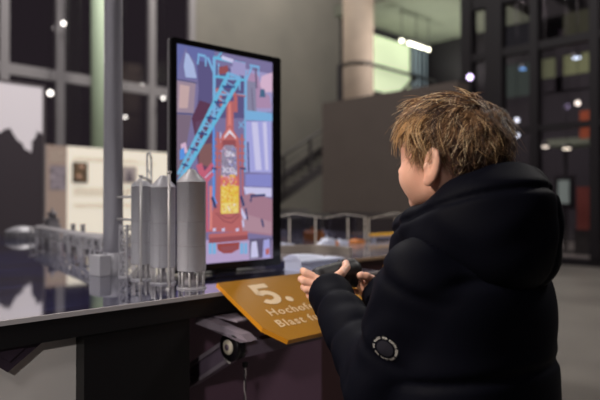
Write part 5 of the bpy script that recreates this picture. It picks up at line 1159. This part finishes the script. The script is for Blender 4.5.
def jacket_sdf(P):
    d = torso_sdf(P)
    d = sm(d, cut(P, sleeve_sdf(P, SHL, ELL, LW), LW, ELL, .020), .018)
    d = sm(d, cut(P, sleeve_sdf(P, SHR, ELR, RW, (.073, .066, .064, .052)), RW, ELR, .052), .018)
    # elastic cuff openings and body hollow
    for W_, E_ in ((LW, ELL), (RW, ELR)):
        W_ = np.array(W_); ax = (W_-np.array(E_)); ax /= np.linalg.norm(ax)
        d = smsub(d, cone(P, W_, W_+ax*.035, .027, .031), .004)
    return smsub(d, neck_hole(P), .01)
jacket = surface('jacket', jacket_sdf, (.62, .28, .44), (1.24, .92, 1.02), .0045, NAVY, boy)
def hood_sdf(P):
    # thick collar ring leaning back plus the hood bag hanging behind
    c_ = np.array((.883, .484, .978)); T = rotx(math.radians(-31)); q = (P-c_)@T
    ang = np.arctan2(q[:, 1], q[:, 0]); rad = np.hypot(q[:, 0]/1.0, q[:, 1]/1.12)
    back = .5-.5*np.sin(ang)
    rr_ = .036+.018*back; R0 = .074
    d = np.hypot(rad-R0, (q[:, 2]+.004*np.sin(ang*3))*.80)-rr_
    bag = ell(P, (.884, .434, .966), (.104, .070, .090), rotx(-.30)); bag = sm(bag, ell(P, (.886, .414, .945), (.094, .058, .058)), .03)
    d = sm(d, bag, .03)
    for a, b in (((.808, .50, .998), (.825, .555, .985)), ((.825, .555, .985), (.868, .598, .970)), ((.868, .598, .970), (.905, .600, .968)), ((.905, .600, .968), (.950, .565, .98))):
        d = sm(d, cone(P, a, b, .030, .030), .015)
    d = sm(d, cone(P, (.84, .585, .935), (.93, .590, .935), .034, .034), .03)          # collar front
    fold = np.abs(P[:, 2]-(1.030-.30*(P[:, 1]-.40)-.10*(P[:, 0]-.89)))
    d = d+.006*np.exp(-(fold/.006)**2)+.004*np.exp(-(np.abs(P[:, 0]-.895)/.006)**2)*(P[:, 1] < .45)
    d = d+wr(P, 48, .0026)
    d = smsub(d, cone(P, (.884, .506, .93), (.884, .524, 1.20), .060, .079), .012)
    return d
hood = surface('hood', hood_sdf, (.72, .28, .84), (1.08, .68, 1.14), .004, NAVY, boy)
# seams, zip, patch on the jacket
def march(p, dr, f, n=60):
    P = np.array(p, float); dr = np.array(dr, float)/np.linalg.norm(dr)
    for _ in range(n):
        d = f(P[None])[0]
        if d < 2e-4: break
        P = P+dr*max(d*.6, 1e-4)
    return P
def marchN(Q, dr, f, n=80):
    P = np.array(Q, float); dr = np.array(dr, float)/np.linalg.norm(dr); act = np.ones(len(P), bool)
    for _ in range(n):
        d = f(P); P = P+dr*np.where(d > 2e-4, np.maximum(d*.6, 1e-5), 0)[:, None]
    return P
PD = np.array((.97, -.20, .10)); PD /= np.linalg.norm(PD)     # inward direction at the sleeve badge
PCn = np.array((.720, .546, .797))
pu = np.cross(PD, (0, 0, 1)); pu /= np.linalg.norm(pu); pv = np.cross(pu, PD)
org = PCn-PD*.08
m_ = MB(); words = 'PLACE FOR EARTH DOWN FREE OVER THE ICE '
cu_s = .0046; R_ = .0162; N_ = len(words)
allv = []; allf = []
for i, ch in enumerate(words):
    if ch == ' ': continue
    me = text_mesh(ch, cu_s, 0, .00004, align='CENTER'); th = PI*.80-2*PI*i/N_
    ca, sa = math.cos(th-PI/2), math.sin(th-PI/2); o0 = len(allv)
    for v in me.vertices:
        x, y = v.co.x, v.co.y+R_
        allv.append((x*ca-y*sa, x*sa+y*ca))
    for p in me.polygons: allf.append([o0+k for k in p.vertices])
    bpy.data.meshes.remove(me)
Q = np.array([org+pu*a+pv*b for a, b in allv]); Q = marchN(Q, PD, jacket_sdf)-PD*.0012
MB().add(Q.tolist(), allf).build('badge_lettering', mat('badge_print', (232, 228, 222), .5), jacket, recalc=False)
rg = [(r*math.cos(a), r*math.sin(a)) for r in (.0001, .005, .009, .0130) for a in [2*PI*k/36 for k in range(36)]]
Q = np.array([org+pu*a+pv*b for a, b in rg]); Q = marchN(Q, PD, jacket_sdf)-PD*.0004
MB().add(Q.tolist(), [(i*36+k, i*36+(k+1) % 36, i*36+36+(k+1) % 36, i*36+36+k) for i in range(3) for k in range(36)], True).build('badge', mat('badge_field', (22, 21, 34), .7), jacket, recalc=False)
# knitted inner cuffs
for W_, E_ in ((LW, ELL), (RW, ELR)):
    W_ = Vector(W_); ax = (W_-Vector(E_)).normalized()
    MB().tube([W_-ax*.01, W_+ax*.010, W_+ax*.017, W_+ax*.0185], [.025, .0235, .0235, .0222], 24, cap=False).build('cuff', NAVY2, jacket)
m_ = MB(); P = []
for i in range(14):
    z = .47+.33*i/13; P.append(tuple(march((.905, .70, z), (0, -1, 0), jacket_sdf)))
m_.tube(P, .0035, 6); m_.build('zip', mat('zip_black', (16, 16, 20), .4), jacket)
# trousers and shoes (below the picture edge, for other viewpoints)
def trouser_sdf(P):
    d = ell(P, (.90, .50, .53), (.128, .105, .09))
    for s_ in (-1, 1):
        l = sm(cone(P, (.90+s_*.06, .50, .52), (.90+s_*.072, .515, .30), .072, .056), cone(P, (.90+s_*.072, .515, .30), (.90+s_*.075, .49, .085), .056, .046), .015); d = sm(d, l, .012)
    return np.maximum(d+wr(P, 50, .002), .065-P[:, 2])
surface('trousers', trouser_sdf, (.74, .36, .05), (1.06, .64, .64), .006, mat('dark_denim', (34, 38, 52), .8), boy)
for s_ in (-1, 1):
    def sh(P, s_=s_):
        cx = .90+s_*.078
        d = sm(ell(P, (cx, .475, .045), (.036, .045, .045)), ell(P, (cx+s_*.004, .56, .030), (.036, .065, .032)), .02); return np.maximum(d, .0005-P[:, 2])
    surface('shoe', sh, (.90+s_*.078-.05, .41, -.005), (.90+s_*.078+.05, .65, .10), .004, mat('shoe_black', (28, 28, 32), .6), boy)
# ---------------------------------------------------------------- hair
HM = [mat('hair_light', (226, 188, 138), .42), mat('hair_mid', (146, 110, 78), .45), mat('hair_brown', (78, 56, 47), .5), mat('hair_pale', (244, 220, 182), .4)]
def scalp_ok(n):
    """n: unit directions from skull centre, local frame (y = face)"""
    x, y, z = n[:, 0], n[:, 1], n[:, 2]
    front = (y > .30) & (z < .42-.0*np.abs(x))
    front |= (y > .08) & (z < -.02+.0*y)
    side = (y <= .10) & (z < -.30-.0*y) & (y > -.32)
    nape = (y <= -.30) & (z < -.86)
    ear = (np.abs(x) > .72) & (y > -.34) & (y < .12) & (z < -.08)
    return ~(front | side | nape | ear)
SKC = np.array((0, -.005, .021)); SKR = np.array((.0695, .086, .077))
def scalp_cap():
    f = lambda P: np.maximum(ell(head_local(P), SKC, SKR+.004), -(ell(head_local(P), SKC, SKR-.006)))
    def g(P):
        q = head_local(P); n = (q-SKC)/SKR; n = n/np.maximum(np.linalg.norm(n, axis=1), 1e-6)[:, None]
        x, y, z = n.T
        lim = np.where(y > .18, .44, np.where(y > -.28, .0, -.66)); w = np.clip((y+.45)/.25, 0, 1); lim = np.where(y < -.28, -.70+.70*w**2, lim)
        return np.maximum(f(P), (lim-z)*.07)
    return g
hair = thing('x', 'x', 'x'); bpy.data.objects.remove(hair)
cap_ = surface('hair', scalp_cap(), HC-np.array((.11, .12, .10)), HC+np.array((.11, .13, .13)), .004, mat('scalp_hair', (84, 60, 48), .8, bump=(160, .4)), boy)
# strands: locks flowing away from the crown whorl
CW = np.array((.10, -.58, .80)); CW /= np.linalg.norm(CW)
cand = rng.normal(size=(9000, 3)); cand /= np.linalg.norm(cand, axis=1)[:, None]
cand = cand[scalp_ok(cand)]
def path(n, L, lift, yaw, curl, steps=9, seed=0):
    r = np.random.default_rng(seed); n = n.copy(); P = []; h = 0
    step = L/steps/.078; grav = 0
    for i in range(steps+1):
        t = i/steps
        rad = SKC+n*(SKR+.0005+lift*(1-(1-t)**3))
        rad[2] += -.010*grav*t*t
        P.append(rad)
        fl = n-CW*(n@CW); fl = n*0+(-(CW-n*(CW@n)))                       # away from the whorl
        k = np.linalg.norm(fl); fl = fl/max(k, 1e-3) if k > .05 else r.normal(size=3)
        dn = np.array((0, .0, -1.)); dn = dn-n*(dn@n)
        front = np.array((0, .55, -.15)) if n[2] > .3 else np.array((0, .0, -.3))
        d = fl*(1 if n[1] > -.3 else .5)+dn*(.35 if n[1] > -.3 else 1.0)+(front-n*(front@n))*.6
        d = d-n*(d@n); d /= max(np.linalg.norm(d), 1e-6)
        yy = yaw+curl*t; b = np.cross(n, d); d = d*math.cos(yy)+b*math.sin(yy)
        n = n+d*step; n /= np.linalg.norm(n)
    return np.array(P)
V_ = []; F_ = []; M_ = []; tot = 0
NL = 560
for li in range(NL):
    n0 = cand[li % len(cand)]
    top = n0[2] > .35; lowback = (n0[1] < 0) and n0[2] < -.1
    L = rng.uniform(.050, .085) if top else (rng.uniform(.035, .06) if not lowback else rng.uniform(.018, .036))
    if n0[1] > .35: L = rng.uniform(.030, .05)
    lift = rng.uniform(.008, .022) if top else (rng.uniform(.004, .013) if not lowback else rng.uniform(.002, .007))
    if n0[1] < -.35: L *= .62; lift = max(lift, .013) if n0[2] > .2 else lift
    if n0[1] < .15: lift = min(lift, .0125)
    if rng.random() < .10 and top and n0[1] > .1: lift += rng.uniform(.006, .016)
    yaw = rng.normal(0, .38 if top else .25); curl = rng.normal(0, .7)
    G = path(n0, L, lift, yaw, curl, seed=li)
    base_m = 2 if (lowback or (n0[1] < -.1 and rng.random() < .6) or rng.random() < .15) else (1 if n0[1] < -.1 else (0 if rng.random() < .6 else 1))  # blond in front, browner behind: own tone plus light and shade in colour
    ns = 16 if not lowback else 20
    for s_ in range(ns):
        off = rng.normal(size=3)*np.array((.0068, .0068, .0068))
        if lowback: off *= 1.2
        o0 = off.copy(); nn = (G[0]-SKC)/SKR; nn /= np.linalg.norm(nn); o0 -= nn*(o0@nn)
        fray = rng.normal(size=3)*(.004 if rng.random() < .85 else .011)
        m = len(G); K = int(m*rng.uniform(.8, 1.0)) if rng.random() < .5 else m; K = max(K, 5)
        t = np.linspace(0, 1, m)[:K]
        Q = G[:K]+o0*(1-.72*t)[:, None]+fray*(t**2)[:, None]
        # keep outside the skull
        d_ = (Q-SKC)/(SKR+.0012); kk = np.linalg.norm(d_, axis=1); Q = np.where((kk < 1)[:, None], SKC+(Q-SKC)/kk[:, None], Q)
        w = (.00052*(1-.75*t**1.5))
        T = np.gradient(Q, axis=0); T /= np.linalg.norm(T, axis=1)[:, None]
        a = np.cross(T, nn+.01); a /= np.linalg.norm(a, axis=1)[:, None]; b = np.cross(T, a)
        ring = np.stack([Q+a*w[:, None], Q+(-.5*a+.87*b)*w[:, None], Q+(-.5*a-.87*b)*w[:, None]], 1).reshape(-1, 3)
        V_.append(ring); idx = tot+np.arange(K-1)[:, None]*3
        for j in range(3):
            jn = (j+1) % 3
            F_.append(np.concatenate([idx+j, idx+jn, idx+3+jn, idx+3+j], 1))
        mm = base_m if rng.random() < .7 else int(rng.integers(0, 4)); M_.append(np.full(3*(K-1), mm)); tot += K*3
V_ = np.concatenate(V_); Vw = HC+V_@HR.T; F_ = np.concatenate(F_); M_ = np.concatenate(M_)
me = bpy.data.meshes.new('locks'); me.vertices.add(len(Vw)); me.vertices.foreach_set('co', Vw.astype(np.float32).ravel())
me.loops.add(len(F_)*4); me.loops.foreach_set('vertex_index', F_.astype(np.int32).ravel()); me.polygons.add(len(F_)); me.polygons.foreach_set('loop_start', np.arange(0, len(F_)*4, 4, dtype=np.int32))
for x in HM: me.materials.append(x)
me.polygons.foreach_set('material_index', M_.astype(np.int32)); me.polygons.foreach_set('use_smooth', np.ones(len(F_), bool)); me.update()
o = bpy.data.objects.new('locks', me); C.objects.link(o); o.parent = cap_; o['kind'] = 'stuff'
# ---------------------------------------------------------------- controller
PLS = mat('controller_plastic', (24, 22, 26), .5)
ct = thing('game_controller', 'dark rounded handheld controller gripped in both hands above the amber sign', 'controller', (.99, .884, .855))
def ctrl(P):
    q = P; d = cone(q, (.948, .893, .852), (1.036, .880, .866), .0270, .0260)
    d = sm(d, cone(q, (.946, .893, .850), (.950, .885, .836), .0170, .014), .01); d = sm(d, cone(q, (1.038, .880, .856), (1.035, .868, .840), .0170, .014), .01)
    return d
surface('shell', ctrl, (.89, .83, .80), (1.09, .93, .90), .0025, PLS, ct)
m_ = MB()
for a in range(4): m_.lathe([(.0022, 0), (.0022, .0018), (.0001, .002)], (1.008+.006*math.cos(a*PI/2), .886+.006*math.sin(a*PI/2), .8885), 10)
m_.build('buttons', mat('button_grey', (60, 60, 66), .5), ct)
for oo in (body, jacket, hood, cap_, o): pass
# children were modelled in world coordinates; shift them so the Empties sit at the base of each thing
def rebase(root):
    base = Matrix.Translation(-root.location)
    def rec(o):
        for ch in o.children:
            ch.data.transform(base); rec(ch)
    rec(root)
rebase(boy); rebase(ct)
# ================================================================ LIGHT
def area(name, loc, target, size, energy, col, spread=PI):
    l = bpy.data.lights.new(name, 'AREA'); l.energy = energy; l.size = size; l.color = col; l.shape = 'DISK'; l.spread = spread
    o = bpy.data.objects.new(name, l); C.objects.link(o); o.location = loc
    o.rotation_euler = (Vector(target)-Vector(loc)).to_track_quat('-Z', 'Y').to_euler(); return o
def spot(name, loc, target, energy, col, ang=60, blend=.6, size=.08):
    l = bpy.data.lights.new(name, 'SPOT'); l.energy = energy; l.color = col; l.spot_size = math.radians(ang); l.spot_blend = blend; l.shadow_soft_size = size
    o = bpy.data.objects.new(name, l); C.objects.link(o); o.location = loc
    o.rotation_euler = (Vector(target)-Vector(loc)).to_track_quat('-Z', 'Y').to_euler(); return o
WARM = (1, .86, .72); NEU = (1, .95, .9); COOL = (.75, .82, 1)
spot('face_fill_spot', (-1.8, 1.9, 2.7), (.88, .56, 1.12), 360, WARM, 30, size=.12)  # unseen spot added to brighten the boy's face and front hair
spot('model_fill_spot', (-1.2, 1.7, 3.4), (.85, 1.5, .9), 190, NEU, 50, size=.12)  # unseen spot added to brighten the silos and other models
spot('clear_hall_fill_spot', (1.6, 1.6, 3.6), (2.4, 2.3, .8), 90, WARM, 60, size=.12)  # unseen spot added to brighten the clear halls on the second table
area('hall_fill', (12, 6.5, 6.0), (12, 6.5, 0), 1.5, 300, NEU)  # this and the other area lights: unseen, added to brighten the hall
area('hall_fill', (-2.5, -1.2, 4.2), (0, 1.2, .4), .8, 28, NEU)  # added behind the camera to reach the pale plinth
spot('plinth_fill_spot', (-1.6, -1.4, 2.2), (.1, 1.2, .45), 110, NEU, 34)  # unseen low spot added just for the plinth panel
area('hall_fill', (5, 10.5, 10.5), (5, 12, 0), 2.0, 420, NEU)
area('hall_fill', (3, 6, 7.5), (3, 6, 0), 2.0, 300, NEU)
area('hall_fill', (11.5, 9.5, 12.0), (11.5, 14.5, 4.5), 2.0, 900, (1,.95,.85))  # added to brighten the grey back wall
area('hall_fill', (6, -.5, 5.5), (6.5, 1, 0), 1.5, 260, NEU)  # added to brighten the floor at right
spot('partition_fill_spot', (5.5, 5.5, 5.5), (8.4, 6.4, 2.0), 40, WARM, 80, size=.2)  # unseen spot added to light the taupe partition
for gx in (13.0, 15.2): spot('gallery_ceiling_fill', (gx, 8.8, 4.2), (gx, 8.6, 6.2), 170, (.95,1,.82), 150, size=.2)  # unseen upward spots added to brighten the gallery ceiling
w = bpy.data.worlds.new('night'); SC.world = w; w.use_nodes = True
w.node_tree.nodes['Background'].inputs[0].default_value = (1.0, .8, .95, 1); w.node_tree.nodes['Background'].inputs[1].default_value = .022
# ================================================================ CAMERA
cd = bpy.data.cameras.new('camera'); cam = bpy.data.objects.new('camera', cd); C.objects.link(cam); SC.camera = cam
cd.sensor_width = 36; cd.lens = 36*583/600; cam.location = (0, 0, 1.02); cd.clip_start = .05; cd.clip_end = 100
yaw = -math.atan2(.703, .711); cam.rotation_euler = (PI/2+math.atan(3.5/583), 0, yaw)
cd.dof.use_dof = True; cd.dof.focus_distance = 1.1; cd.dof.aperture_fstop = 2.8
vs = SC.view_settings; vs.view_transform = 'Standard'; vs.look = 'None'; vs.exposure = 0; vs.gamma = 1; vs.use_curve_mapping = False
